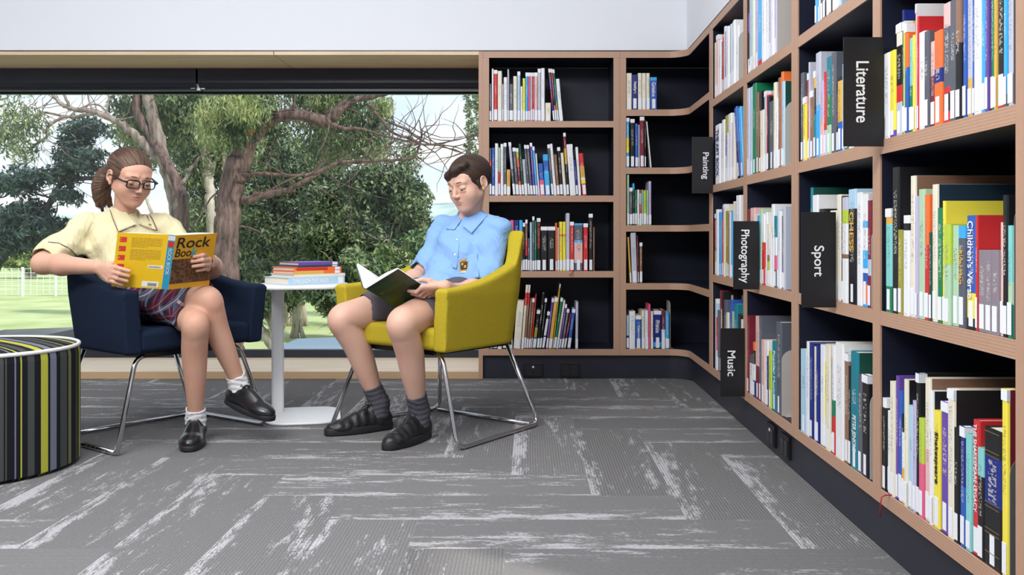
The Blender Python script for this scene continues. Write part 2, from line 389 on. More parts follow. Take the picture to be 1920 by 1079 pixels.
for x0, x1 in ((-3.9, -1.862), (-1.85, XW-.002)):            # two roller blinds rolled up in their cassettes
    b = MB(); b.prism([(5.40, 1.60), (5.42, 1.575), (5.5, 1.575), (5.5, 1.68), (5.40, 1.68)], x0, x1, M=Matrix(((0, 0, 1, 0), (1, 0, 0, 0), (0, 1, 0, 0), (0, 0, 0, 1))))
    b.box((x0+.01, 5.44, 1.561), (x1-.01, 5.47, 1.575)); adopt(b.build('roller_blind', blackframe), win)
b = MB(); b.box((-1.866, 5.43, 1.562), (-1.846, 5.46, 1.60)); b.box((-1.90, 5.43, 1.571), (-1.876, 5.436, 1.577)); b.box((-1.842, 5.43, 1.568), (-1.82, 5.436, 1.574)); adopt(b.build('blind_bracket', chrome_dot), win)
gm = bpy.data.materials.new('window_glass'); gm.use_nodes = True; t = gm.node_tree; t.nodes.clear()
tr = t.nodes.new('ShaderNodeBsdfTransparent'); tr.inputs[0].default_value = (.97, .985, .98, 1); gl = t.nodes.new('ShaderNodeBsdfGlossy'); gl.inputs['Roughness'].default_value = .02
fr = t.nodes.new('ShaderNodeFresnel'); fr.inputs[0].default_value = 1.35; ms = t.nodes.new('ShaderNodeMixShader'); mo = t.nodes.new('ShaderNodeOutputMaterial')
t.links.new(fr.outputs[0], ms.inputs[0]); t.links.new(tr.outputs[0], ms.inputs[1]); t.links.new(gl.outputs[0], ms.inputs[2]); t.links.new(ms.outputs[0], mo.inputs[0])
wp('glass', [((-3.85, YB-.022, .085), (XW, YB-.018, 1.56))], gm)
# ================================================================ bookcases
ZL = [.156, .560, .952, 1.338]; ZRT = [.156, .572, .970, 1.352]; ZC = [.156, .4975, .798, 1.097, 1.398]; TH = .033
U1, U2, U3, U4, U5 = 4.345, 3.66, 2.975, 2.275, 1.59       # uprights of the right wall, by depth
XB = XR+.32; YBk = 5.0+.32
def shelf_straight(name, a, b, along, z0, z1, root, edgem=edgeZ):
    "a dark board with a plywood edge facing the room; along='x' (back wall) or 'y' (right wall)"
    m = MB()
    if along == 'x': m.box((a, 5.004, z0), (b, YBk-.012, z1), 0); m.box((a, 5.0, z0), (b, 5.004, z1), 1)
    else: m.box((XR+.004, a, z0), (XB-.012, b, z1), 0); m.box((XR, a, z0), (XR+.004, b, z1), 1)
    return adopt(m.build(name, [navy, edgem]), root)
def upright(name, c, t, along, root, zb=.123):
    m = MB()
    if along == 'x': m.box((c-t/2, 5.004, zb), (c+t/2, YBk-.012, ZT-.0335), 0); m.box((c-t/2, 4.9995, zb), (c+t/2, 5.004, ZT-.0335), 1); e = edgeX
    else: m.box((XR+.004, c-t/2, zb), (XB-.012, c+t/2, ZT-.0335), 0); m.box((XR-.0005, c-t/2, zb), (XR+.004, c+t/2, ZT-.0335), 1); e = edgeY
    return adopt(m.build(name, [navy, e]), root)
def bp(name, a, b, root, m=navy):
    x = MB(); x.box(a, b); return adopt(x.build(name, m), root)
XM = .4725                                                   # joint between the two back-wall cases
# 1: case beside the window
c1 = empty('bookcase', (.12, 5.15, 0)); tag(c1, 'tall dark bookcase with plywood edges beside the window, on the back wall', 'bookcase', kind=None)
upright('side_panel', XW+.0215+.0165, .032, 'x', c1); upright('side_panel', XM-.0165, .032, 'x', c1)
shelf_straight('top_panel', XW+.0225, XM-.0005, 'x', ZT-TH, ZT, c1)
for i, z in enumerate(ZL): shelf_straight('shelf', XW+.0545, XM-.0325, 'x', z-TH, z, c1)
bp('back_panel', (XW+.0225, YBk-.011, .12), (XM-.0005, YBk, ZT-TH), c1)
bp('plinth', (XW+.0225, 5.022, .001), (XM-.0005, 5.05, .1225), c1, plinth_m)
# 2: corner case, shelves run round the inside corner
c2 = empty('bookcase', (.8, 5.1, 0)); tag(c2, 'corner bookcase whose plywood edged shelves curve into the right wall', 'bookcase')
upright('side_panel', XM+.0165, .032, 'x', c2); upright('side_panel', U1+.018, .034, 'y', c2)
def corner_poly(xl, yr, r, off=0):
    pts = [(xl, 5.0+off)]; cx, cy = XR-r, 5.0-r
    for k in range(11):
        a = math.pi/2-math.pi/2*k/10; pts.append((cx+(r+off)*math.cos(a), cy+(r+off)*math.sin(a)))
    pts.append((XR+off, yr)); return pts
def corner_board(name, z0, z1, root, r=.10):
    xl, yr = XM+.0330, U1+.0355
    if name == 'top_panel': xl, yr = XM+.0005, U1+.0005
    a = corner_poly(xl, yr, r, 0); b = corner_poly(xl, yr, r, .004)
    m = MB(); poly = b+[(XB-.012, yr), (XB-.012, YBk-.012), (xl, YBk-.012)]; poly = poly[::-1]
    m.prism(poly, z0, z1, 0)
    m.prism(a+b[::-1], z0, z1, 1)
    o = m.build(name, [navy, edgeZ]); o.data.polygons.foreach_set('use_smooth', [False]*len(o.data.polygons)); return adopt(o, root)
corner_board('top_panel', ZT-TH, ZT, c2)
for z in ZC: corner_board('shelf', z-TH, z, c2)
bp('back_panel', (XM+.0005, YBk-.011, .12), (XB, YBk, ZT-TH), c2); bp('back_panel', (XB-.011, U1+.0005, .12), (XB, YBk-.0115, ZT-TH), c2)
m = MB(); a = corner_poly(XM+.0005, U1+.0005, .10, .022); b = corner_poly(XM+.0005, U1+.0005, .10, .05); m.prism(a+b[::-1], .001, .1225, 0); adopt(m.build('plinth', plinth_m), c2)
# 3 and 4: cases along the right wall
def right_case(ya, yb, um, label):
    c = empty('bookcase', (XR+.16, (ya+yb)/2, 0)); tag(c, label, 'bookcase')
    upright('side_panel', ya+.0175, .034, 'y', c); upright('side_panel', yb-.0175, .034, 'y', c); upright('divider', um, .048, 'y', c)
    shelf_straight('top_panel', ya+.0005, yb-.0005, 'y', ZT-TH, ZT, c)
    for z in ZRT:
        shelf_straight('shelf', ya+.035, um-.0245, 'y', z-TH, z, c); shelf_straight('shelf', um+.0245, yb-.035, 'y', z-TH, z, c)
    bp('back_panel', (XB-.011, ya+.0005, .12), (XB, yb-.0005, ZT-TH), c); bp('plinth', (XR+.022, ya+.0005, .001), (XR+.05, yb-.0005, .1225), c, plinth_m)
right_case(U3, U1, U2, 'right wall bookcase next to the corner, carrying the Photography and Music signs')
right_case(U5, U3, U4, 'nearest right wall bookcase, carrying the Sport and Literature signs')
# ================================================================ power outlets on the plinths
def outlet(loc, along, label, dots=1):
    o = empty('power_outlet', loc); tag(o, label, 'power outlet', 'black power outlets on the plinth')
    M = Matrix.Identity(4) if along == 'x' else Matrix(((0, 1, 0, 0), (1, 0, 0, 0), (0, 0, 1, 0), (0, 0, 0, 1)))
    def loc_b(name, bs, m):
        b = MB()
        for q in bs: b.box(*q, M=M)
        return b.build(name, m, o, bevel=.001 if name == 'plate' else 0)
    loc_b('plate', [((-.05, -.010, -.036), (.05, 0, .036))], black)
    loc_b('socket', [((-.04, -.0125, -.028), (-.004, -.0105, .022)), ((.004, -.0125, -.028), (.04, -.0125+.002, .022))], mat('socket_face', (.02, .02, .022), .3))
    if dots: loc_b('indicator', [((-.006, -.0145, .012), (.004, -.0127, .022))], mat('indicator_white', (.8, .8, .8), .4))
for px, lab, al, d in ((1000, 'black power outlet with a pale switch, left one below the shelves', 'x', 1), (1069, 'plain black power outlet, right one below the back shelves', 'x', 0)):
    q = P(px, 694, 5.022); outlet((q.x, 5.0215, q.z), al, lab, d)
outlet((XR+.0215, 3.32, .062), 'y', 'black power outlet with pale switch low on right wall plinth, farther one', 1)
outlet((XR+.0215, 3.14, .062), 'y', 'plain black power outlet low on right wall plinth, nearer one', 0)
# ================================================================ subject signs clipped to the shelf fronts
signw = mat('sign_lettering', (.85, .86, .88), .5)
def sign(word, Y, z0, z1, tx, tz, label):
    x0, x1 = XR-.094, XR-.0015
    o = empty('shelf_sign', ((x0+x1)/2, Y, z0)); tag(o, label, 'sign', 'black subject signs on the shelf fronts')
    b = MB(); b.box((x0, Y-.003, z0), (x1, Y, z1)); adopt(b.build('panel', black, bevel=.0006), o)
    b = MB(); b.box((x1-.02, Y+.0005, z0+.04), (x1, Y+.012, z0+.075)); adopt(b.build('clip', chrome_dot), o)
    # reads downwards: the line runs down, letter tops to the right
    M = frame(Vector((tx[0], Y-.0034, tz[1])), (0, 0, -1), (1, 0, 0))
    adopt(text('lettering', word, M, tz[1]-tz[0], tx[1]-tx[0], signw, bold=.012), o)
def sgn(word, Y, py0, py1, txp, typ, label):
    a = P(txp[0], typ[0], Y-.003); b = P(txp[1], typ[1], Y-.003)
    sign(word, Y, P(0, py1, Y).z, P(0, py0, Y).z, (a.x, b.x), (b.z, a.z), label)
sgn('Painting', 4.289, 257, 363, (1314.5, 1329), (286, 336), 'black sign reading Painting, between corner and right shelves')
sgn('Photography', 3.427, 415, 543, (1385, 1405), (431, 531), 'black sign reading Photography, in the middle of the right shelves')
sgn('Music', 3.655, 616, 744, (1364, 1379), (658, 706), 'black sign reading Music, at the bottom shelf')
sgn('Sport', 2.572, 398, 577, (1521, 1545), (461, 519), 'black sign reading Sport, in front of middle shelf books')
sgn('Literature', 2.228, 70, 275, (1605, 1629), (115, 230), 'large black sign reading Literature, above all other signs')
# ---------------------------------------------------------------- bookends: thin plates standing in front of the last book
def bookend(p, along, h, label, colr=(.50, .46, .43), dep=.13):
    "p: lower corner at the spine line; along x: case on the back wall"
    nm = 'bookend_steel_%d' % int(colr[0]*100)
    m = mat(nm, colr, .45)
    o = empty('bookend', p); tag(o, label, 'bookend', 'metal bookends')
    poly = [(0, 0), (dep, 0), (dep, h)]+[(.035-.035*math.sin(a), h-.035+.035*math.cos(a)) for a in [math.pi/2*k/6 for k in range(7)]]
    if along == 'y': M = Matrix(((1, 0, 0, 0), (0, 0, 1, 0), (0, 1, 0, .0008), (0, 0, 0, 1)))     # plate spans x and z, thickness y
    else: M = Matrix(((0, 0, 1, 0), (1, 0, 0, 0), (0, 1, 0, .0008), (0, 0, 0, 1)))
    b = MB(); b.prism(poly, 0, .0016, M=M); b.build('plate', m, o)
    b = MB()
    if along == 'y': b.box((.01, -.012, .0002), (dep-.01, -.0002, .0007))
    else: b.box((.0018, .01, .0002), (.018, dep-.01, .0007))
    b.build('foot', m, o)
# ================================================================ books
PAL = {'W': ('white', (.80, .81, .83)), 'C': ('cream', (.78, .73, .60)), 'K': ('black', (.012, .012, .015)), 'G': ('dark grey', (.10, .11, .14)), 'L': ('pale grey', (.50, .52, .62)),
 'R': ('red', (.60, .03, .035)), 'B': ('blue', (.03, .11, .45)), 'N': ('navy', (.012, .025, .20)), 'S': ('sky blue', (.05, .40, .80)), 'T': ('teal', (.01, .20, .27)),
 'E': ('green', (.01, .20, .09)), 'g': ('pale green', (.42, .62, .42)), 'm': ('lime', (.46, .60, .06)), 'Y': ('yellow', (.85, .72, .07)), 'O': ('orange', (.85, .17, .04)), 'P': ('pink', (.75, .12, .25)),
 'V': ('purple', (.14, .07, .36)), 'M': ('maroon', (.20, .02, .04)), 'U': ('brown', (.26, .14, .09)), 'b': ('pale blue', (.42, .62, .78)), 'o': ('ochre', (.70, .42, .08)), 'k': ('pale pink', (.75, .48, .46)),
 'D': ('dark green', (.01, .07, .05)), 'l': ('lilac', (.52, .46, .68)), 'a': ('aqua', (.22, .60, .58)), 'z': ('mauve grey', (.25, .21, .25)), 'H': ('dusk blue', (.015, .035, .06)), 'y': ('olive', (.33, .31, .05))}
DARK = set('KGRBNTEVMUDzyS')
def cover_mat(c):
    def f(t, b, cc):
        info = t.nodes.new('ShaderNodeObjectInfo'); s = t.nodes.new('ShaderNodeSeparateXYZ'); t.links.new(cc.outputs['Generated'], s.inputs[0])
        o = t.nodes.new('ShaderNodeSeparateXYZ'); t.links.new(cc.outputs['Object'], o.inputs[0])
        cmb = t.nodes.new('ShaderNodeCombineXYZ'); t.links.new(math_node(t, 'MULTIPLY', s.outputs['X'], 4.5), cmb.inputs[0])
        t.links.new(math_node(t, 'MULTIPLY', o.outputs['Z'], 300), cmb.inputs[1]); t.links.new(math_node(t, 'MULTIPLY', info.outputs['Random'], 90), cmb.inputs[2])
        n = t.nodes.new('ShaderNodeTexNoise'); n.inputs['Scale'].default_value = 1; n.inputs['Detail'].default_value = 2; t.links.new(cmb.outputs[0], n.inputs[0])
        # printed line of small marks along the middle of the spine
        k = math_node(t, 'GREATER_THAN', n.outputs[0], .53)
        k = math_node(t, 'MULTIPLY', k, math_node(t, 'LESS_THAN', math_node(t, 'ABSOLUTE', math_node(t, 'SUBTRACT', s.outputs['X'], .5)), .24))
        lo = math_node(t, 'ADD', .36, math_node(t, 'MULTIPLY', info.outputs['Random'], .18))
        hi = math_node(t, 'ADD', .90, math_node(t, 'MULTIPLY', info.outputs['Random'], -.22))
        k = math_node(t, 'MULTIPLY', k, math_node(t, 'GREATER_THAN', s.outputs['Z'], lo)); k = math_node(t, 'MULTIPLY', k, math_node(t, 'LESS_THAN', s.outputs['Z'], hi))
        k = math_node(t, 'MULTIPLY', k, math_node(t, 'LESS_THAN', s.outputs['Y'], .03)); k = math_node(t, 'MULTIPLY', k, .5)
        m = t.nodes.new('ShaderNodeMixRGB'); t.links.new(k, m.inputs[0]); m.inputs[1].default_value = (*PAL[c][1], 1)
        m.inputs[2].default_value = (.75, .72, .62, 1) if c in DARK else ((.10, .05, .06, 1) if c in 'Ykgo' else (.16, .17, .24, 1))
        t.links.new(m.outputs[0], b.inputs['Base Color'])
    return mat('cover_'+PAL[c][0].replace(' ', '_'), PAL[c][1], .38, spec=.4, build=f)
def plain_mat(c): return mat('print_'+PAL[c][0].replace(' ', '_'), PAL[c][1], .4)
paper = mat('book_pages', (.70, .66, .56), .9)
sticker = mat('spine_sticker', (.80, .82, .88), .6, noise=.05, nscale=300)
def make_book(t, h, d, bands, cap=False, label=True, title=None, face=None):
    "spine on the plane y=0 facing -y, standing on z=0; bands: [(upper fraction, colour)...] from the foot"
    t = max(t, .0035); root = empty('book'); r = min(t*.28, .004); q = .0022 if t > .008 else .001
    x0, x1 = -t/2, t/2; n = 5
    out = [(x0, d), (x0, r), (x0+r*.35, r*.3), (x0+r, 0), (x1-r, 0), (x1-r*.35, r*.3), (x1, r), (x1, d)]
    inn = [(x1-q, d), (x1-q, q*1.6), (x0+q, q*1.6), (x0+q, d)]
    mats = []; m = MB(); z = .0004
    for fr, c in bands:
        mm = cover_mat(c)
        if mm not in mats: mats.append(mm)
        z1 = h*fr; m.prism(out+inn, z, z1, mats.index(mm)); z = z1
    m.build('cover', mats, root)
    if face:
        p = MB(); p.box((x1+.0001, r+.001, .0008), (x1+.0005, d-.0005, h-.0004)); p.build('front_cover', [plain_mat(face)], root)
    p = MB(); p.box((x0+q+.0002, q*1.6+.0002, .0025), (x1-q-.0002, d-.004, h-.003)); p.build('pages', paper, root)
    if label:
        w = max(min(t*.36, .0085), t*.30 if t < .012 else .005); hh = min(.045+.012*random.random(), h*.3)
        if t < .02: w = t/2-.0006
        s = MB(); s.box((-w, -.0007, .006), (w, -.0001, .006+hh)); s.build('spine_label', sticker, root)
    if cap:
        w = t/2+.0003; s = MB(); s.box((-w, -.0007, h-.020), (w, .018, h-.0007)); s.build('top_label', sticker, root)
    if title:
        s_, f0, f1, wf, cc = title[:5]
        up = len(title) > 5
        tm = mat('title_'+cc, PAL[cc][1], .5)
        Mt = frame(Vector((-t*wf/2, -.0011, h*f1)), (0, 0, -1), (1, 0, 0))
        text('title', s_, Mt, h*(f1-f0), t*wf, tm, root, depth=.0006, bold=.012)
    return root
ALLB = []
BAYX = (XW+.0545, XM+.0335); BAYY = ((U2+.0245, U1-.035), (U3+.035, U2-.0245), (U4+.0245, U3-.035), (U5+.035, U4-.0245))
def bands_of(cs, bd):
    if not bd: return [(1, cs)]
    # bd like '.3R.6W' : fractions up to which each colour goes; last colour tops out
    out = []; 
    for fr, c in bd: out.append((fr, c))
    return out
ORD = ['first', 'second', 'third', 'fourth', 'fifth', 'sixth', 'seventh', 'eighth', 'ninth', 'tenth', 'eleventh', 'twelfth', 'thirteenth', 'fourteenth', 'fifteenth', 'sixteenth', 'seventeenth', 'eighteenth', 'nineteenth', 'twentieth', 'twenty-first', 'twenty-second', 'twenty-third', 'twenty-fourth', 'twenty-fifth', 'twenty-sixth', 'twenty-seventh', 'twenty-eighth', 'twenty-ninth', 'thirtieth', 'thirty-first']
def clear(prev, a, b, tilt, h):
    "move or thin a book so that it clears its left neighbour at foot and head"
    if prev is None: return a, b
    pb, pt, ph = prev; z = min(ph, h); v = max(pb-a, pb+z*math.tan(pt)-a-z*math.tan(tilt), 0)
    if v <= 0: return a, b
    v += .0006; a += v; b = max(b+v*.35, a+.0045)
    return a, b
def row(data, wall, zs, place, group, by=None):
    """data rows: 'x0 x1 top colour [opts]'; x in photo pixels at the foot of the spine, top in photo pixels.
    opts: d<px> lean at the top, c top label, n no spine label, b<bands>, D<depth m>, i<inset m>, t<title tuple name>"""
    items = []
    for ln in data.strip().split('\n'):
        p = ln.split(); x0, x1, top, c = float(p[0]), float(p[1]), float(p[2]), p[3]
        o = dict(x0=x0, x1=x1, top=top, c=c, d=0, cap=False, lab=True, bands=None, dep=.155+.03*random.random(), ins=.002+.006*random.random(), title=None)
        for q in p[4:]:
            if q[0] == 'd': o['d'] = float(q[1:])
            elif q == 'c': o['cap'] = True
            elif q == 'n': o['lab'] = False
            elif q[0] == 'b':
                s = q[1:].split(','); o['bands'] = [(float(k[1:]), k[0]) for k in s]
            elif q[0] == 'D': o['dep'] = float(q[1:])
            elif q[0] == 'i': o['ins'] = float(q[1:])
            elif q[0] == 't': o['title'] = TIT[q[1:]]
            elif q[0] == 'f': o['face'] = q[1]
        items.append(o)
    made = []
    prev = None
    for o in items:
        if wall == 'x':
            Y = 5.004; a = max((o['x0']-FX)*Y/F, BAYX[0] if o['x0'] < 1160 else BAYX[1]); b = (o['x1']-FX)*Y/F; o['Y'] = 5.0+o['ins']; h = H-(o['top']-FY)*Y/F-zs; tilt = math.atan2(o['d']*Y/F, h); a, b = clear(prev, a, b, tilt, h); prev = (b, tilt, h); t = b-a
            h = h/math.cos(tilt); pos = Vector(((a+b)/2, o['Y'], zs)); tw = t*math.cos(tilt)
        else:
            X = XR+.005; ya = F*X/(o['x0']-FX); yb = F*X/(o['x1']-FX)
            for lo, hi in BAYY:
                if lo-.03 < (ya+yb)/2 < hi+.03: ya = min(ya, hi-.0005); yb = max(yb, lo+.0005)
            X = XR+o['ins']; ym = (ya+yb)/2; h = H-(o['top']-FY)*ym/F-zs
            tilt = 0
            if o['d']:
                yt = F*X/((o['x0']+o['x1'])/2+o['d']-FX); tilt = math.atan2(ym-yt, h)
            a, b = clear(prev, -ya, -yb, tilt, h); prev = (b, tilt, h); t = b-a; ym = -(a+b)/2
            h = h/math.cos(tilt); pos = Vector((X, ym, zs)); tw = t*math.cos(tilt)
        tw -= .0007
        bk = make_book(tw, h, o['dep'], o['bands'] or [(1, o['c'])], o['cap'], o['lab'], o['title'], o.get('face'))
        lift = abs(math.sin(tilt))*tw/2
        bk.location = pos+Vector((0, 0, lift))
        if wall == 'x': bk.rotation_euler = (0, tilt, 0)
        else: bk.rotation_euler = Matrix(((0, 1, 0), (-1, 0, 0), (0, 0, 1))).to_euler() if not tilt else (Matrix(((0, 1, 0), (-1, 0, 0), (0, 0, 1))) @ Matrix.Rotation(tilt, 3, 'Y')).to_euler()
        bk['category'] = 'book'; bk['group'] = group; made.append((bk, o, tw, h))
    # labels
    hs = sorted(x[3] for x in made); ts = sorted(x[2] for x in made); n = len(made)
    base = []
    for bk, o, t, h in made:
        c = PAL[o['c']][0]
        sz = 'tall' if h >= hs[int(n*.78)] else 'short' if h <= hs[int(n*.15)] else 'thick' if t >= ts[int(n*.78)] else 'slim' if t <= ts[int(n*.22)] else ''
        lean = ' leaning' if abs(o['d']) > 2 else ''
        extra = ''
        if o['title']: extra = ' titled '+o['title'][0]
        elif o['bands'] and len({k[1] for k in o['bands']}) > 1:
            oc = [PAL[k[1]][0] for k in o['bands'] if k[1] != o['c']]
            if oc: extra = ' and '+oc[-1]
        if o['title']: s = (sz+lean+' '+c+' book'+extra).strip()
        else: s = (sz+lean+' '+c+extra+' book').strip()
        base.append(s)
    for i, (bk, o, t, h) in enumerate(made):
        s = base[i]; place_ = place
        if base.count(s) > 1:
            if i == 0: s += ', leftmost,'
            elif i == n-1: s += ', rightmost,'
            else: s += ', %s from left,' % ORD[i] if i < n/2 else ', %s from right,' % ORD[n-1-i]
        bk['label'] = s+' '+place_
        if len(bk['label'].replace(',', ' ').split()) > 16: print('LONG', bk['label'])
    ALLB.extend(made); return made
TIT = {'italy': ('Italy', .52, .80, .6, 'W'), 'greece': ('Greece', .40, .84, .55, 'W'), 'germany': ('Germany', .12, .70, .55, 'W'), 'france': ('France', .42, .74, .55, 'W'),
 'jack': ('BLACK AFRICA', .42, .90, .7, 'R'), 'chess': ('CHESS', .46, .80, .55, 'o'), 'pop': ('Popular Music', .25, .86, .62, 'W'), 'pj': ('PETER JENKINS', .15, .46, .6, 'W'),
 'shake': ('THE SHAKESPEARE LEGACY', .32, .97, .5, 'W'), 'shk': ('Shakespeare', .38, .82, .66, 'K'), 'child': ("Children's Verse", .27, .95, .6, 'W'), 'rider': ('Rider Hart', .42, .76, .55, 'o'),
 'art': ('THE ART BOOK', .12, .92, .6, 'N')}
random.seed(21)
g = 'library books on the %s'
row("""917.5 921.5 157 G
922 925.5 129 W
926 932.5 131 R c
933 941 133 C
941.4 944 158 L
944.4 951 145 W
951.4 954.5 130 L
955 962 158 G
962.4 969.5 143 C
970 975.5 134 b c
976 979.7 162 W
980 985 147 Y
985.3 990 136 S c
990.3 994 136 P c
994.3 998 136 L c
998.3 1001.5 136 R c
1001.8 1008 136 k c
1008.3 1014 129 L c
1014.4 1021.5 128 W
1022.5 1033 193 C
1037 1040.5 129 N d-9 bN.35,M.6,V.8,G1 c
1041 1044.5 129 M d-9 bP.3,K.4,M.8,R1 c
1045 1048.3 130 T d-9 ba.2,y.35,T.7,E1 c
1049 1056 148 W d-7""", 'x', ZL[3], 'on the top shelf beside the window', g % 'top shelf beside the window')
row("""917.5 921.5 278 K bG.25,K.4,R.75,G1
922 927.5 277 B
928 934 269 W
934.4 938 277 R bR.5,g1
938.4 944 270 W
944.4 949.5 268 G c
950 957 318 o
962 967 267 W d-9 bG.5,L1 c
967.6 973.5 277 G d-7 c
974 978.6 278 O d-7 bO.3,M.6,O.8,m1 c
979 983.5 270 D d-7
984 989.5 299 L d-5
990 994 272 G d-8 c
994.5 999.5 272 G d-8 c
1000 1004.5 268 V d-7 c
1005 1009 275 S d-7 c
1009.5 1012.5 288 W d-6
1013 1022 307 B d-4 bP.48,B1
1022.6 1032.5 290 S d-5 bS.6,B.85,S1
1033.5 1038.3 271 G d-8 c
1038.8 1044 270 W d-8
1044.5 1050 290 U d-6
1050.5 1056 276 K d-6 c
1056.5 1062.5 287 C d-6
1063 1067.5 249 U d-7 c bK.5,o.75,M1
1068 1080 271 W d-7 c
1080.5 1084.5 300 N d-5
1085 1090 276 W d-6
1090.5 1100 288 R d-7 bR.28,Y.38,W.42,o.7,R1""", 'x', ZL[2], 'on the second shelf beside the window', g % 'second shelf beside the window')
row("""922 935 405 M c
936 947 415 K
947.8 956 417 K c
956.5 963.5 413 P
964 973 413 N
973.5 980 413 S
980.4 984.5 418 K c
985 989 412 U bK.3,R.6,U1 c
989.5 993 447 G
993.5 997.5 417 b
998 1002 406 G c
1002.3 1006 414 E
1006.5 1013.5 409 K c tjack
1014 1026.7 425 K c D.16
1027.2 1041 425 K c D.16
1041.5 1044.5 418 O
1045 1048.6 427 k
1049 1054.7 416 Y bY.7,o.72,R.74,Y1
1055.2 1061 416 Y bY.7,o.72,R.74,Y1
1061.5 1068.3 400 L
1068.8 1076 416 R c
1076.5 1092.8 419 G bG.17,k.6,S.65,G.96,S1
1094 1102.5 419 R c
1104 1111.5 401 K c
1112.3 1115 426 U n""", 'x', ZL[1], 'on the shelf at yellow chair back height', g % 'shelf level with the yellow chair back')
row("""917.5 924 600 G
925 932 590 N
933 941 600 W
942 950 580 K
951 961 590 W
962.5 976 565 C d7
977 981.8 535 C d9 bC.68,R.88,C1
982.2 986 535 C d9 bU.68,R.88,C1
986.4 990 560 U d8
990.4 994.6 560 U d8 c
995 997.4 553 R d9
998 1004.3 582 K d9 c bT.3,y.55,K1
1005.3 1010.5 551 K d11
1011 1015 560 K d11 c
1015.6 1020.6 585 W d11 bK.35,W.8,K1 c
1021.4 1026.5 560 V d12 c
1028 1034.5 559 o d12 c
1035 1036.8 533 o d14 c
1037.4 1042 559 E d14 c
1042.5 1046.5 564 C d14
1047 1050.5 571 V d13 c
1051.3 1056 580 G d12 c
1056.8 1060.5 590 M d11
1062 1069 580 B d10 c
1078 1083.5 567 L d1""", 'x', ZL[0], 'on the bottom shelf behind yellow chair', g % 'bottom shelf behind the yellow chair')
row("""1174.5 1185 137 C
1185.5 1195.7 140 N titaly
1196.4 1203.6 137 C
1204 1211.5 137 C
1212 1218.6 137 C
1219.4 1232 145 B tgreece bB.9,S1""", 'x', ZC[4], 'on the top corner shelf', g % 'top corner shelf')
row("""1174.5 1180 221 S c bS.3,Y.6,S1
1182 1190 223 K c
1191 1196.5 232 B
1197 1199.6 234 L
1200 1208 219 M c
1208.5 1211.3 225 K
1218 1221.5 228 W d-8""", 'x', ZC[3], 'on the second corner shelf', g % 'second corner shelf')
row("""1176 1180 328 g
1180.4 1186 352 G c bG.9,S1
1186.4 1190 344 K bK.85,S1
1190.4 1194.6 356 E
1195 1199 356 W
1199.4 1203 356 R bW.2,R.6,L.9,R1
1203.4 1206 356 a
1206.4 1212.3 357 m
1212.8 1216 357 g
1216.6 1221.5 340 l""", 'x', ZC[2], 'on the middle corner shelf', g % 'middle corner shelf')
row("""1181.5 1184.6 445 o d-5
1185.4 1195.6 437 L d-3 D.2
1196.2 1198.4 442 M d-2
1199.6 1204.6 455 U c""", 'x', ZC[1], 'on the fourth corner shelf', g % 'fourth corner shelf')
m5 = row("""1175 1179.5 592 b bN.4,b.9,b1
1180 1191.4 584 W
1192 1202.6 592 B c tgermany bo.04,B.9,o1
1203.2 1209 583 C
1209.5 1215.8 583 W
1216.3 1220 571 P n
1220.5 1225 584 C
1226 1240 583 N tfrance bD.06,S.18,N1 c
1240.6 1247.6 582 M bW.5,M1
1248 1255 586 S""", 'x', ZC[0], 'on the bottom corner shelf', g % 'bottom corner shelf')
bookend(((1256.5-FX)*5.01/F, 5.012, ZC[0]), 'x', .245, 'beige bookend after the sky blue book, bottom corner shelf')
# right wall, farthest bay
row("""1340 1343 80 C
1343.3 1346.5 66 k c
1347 1351.4 76 W
1351.7 1353.4 78 G
1353.7 1356.4 70 R
1356.7 1359.4 50 W
1359.7 1362 50 B c
1362.3 1367.4 51 W
1367.7 1371 46 L
1371.3 1374.8 41 b
1375.1 1378 38 W
1378.3 1383.4 50 W D.2 fW""", 'y', ZRT[3], 'on the top shelf right of the corner', g % 'top shelf right of the corner')
bookend((XR+.006, F*(XR+.005)/(1384.5-FX), ZRT[3]), 'y', .20, 'beige bookend on the top shelf nearest the corner')
row("""1342 1350 234 W tart
1350.4 1354 231 W
1354.4 1358.4 225 W
1358.7 1363 217 G bL.4,V.7,y1
1363.3 1366.6 249 W
1366.9 1371.8 213 W
1372.1 1374.4 230 l
1374.8 1377.6 218 C
1382 1387 201 N d-7 D.2 bN.5,B1
1388.3 1393 201 S d-5 D.2""", 'y', ZRT[2], 'on the shelf right of the Painting sign', g % 'shelf right of the Painting sign')
row("""1339 1343 401 K c bo.4,K.45,R.9,K1
1343.4 1347 393 W
1347.3 1353 398 S
1353.3 1356 386 R bR.8,V1
1356.3 1359.4 383 C c
1359.8 1364.8 396 y
1365 1366.7 400 U
1367 1370 397 W
1370.4 1373.5 395 S
1373.8 1377.8 378 C
1378.1 1380.6 380 l
1381 1388 366.5 W D.2""", 'y', ZRT[1], 'on the shelf behind the Photography sign', g % 'shelf behind the Photography sign')
ml = row("""1340 1343 561 W
1343.4 1345.6 570 R bW.3,P.5,R.8,b1
1346 1348.4 582 G
1348.8 1350.6 545 M
1351 1354 580 C
1354.4 1356.6 548 K D.22
1357 1361.6 563 G
1362 1366.3 587 C
1366.7 1371.5 563 B D.19
1371.9 1376.4 585 g
1376.8 1382.4 570 T
1382.8 1388 590 K
1388.4 1393.5 600 W""", 'y', ZRT[0], 'on the bottom shelf behind the Music sign', g % 'bottom shelf behind the Music sign')
for bk, o, t, h in ml:                                         # big title on the side of the tall black book
    if o['top'] == 548:
        text('title', 'LEO', frame(Vector((t/2+.0002, .035, h-.048)), (0, 1, 0), (0, 0, 1)), .15, .036, mat('title_L', PAL['L'][1], .5), bk, depth=.0005)
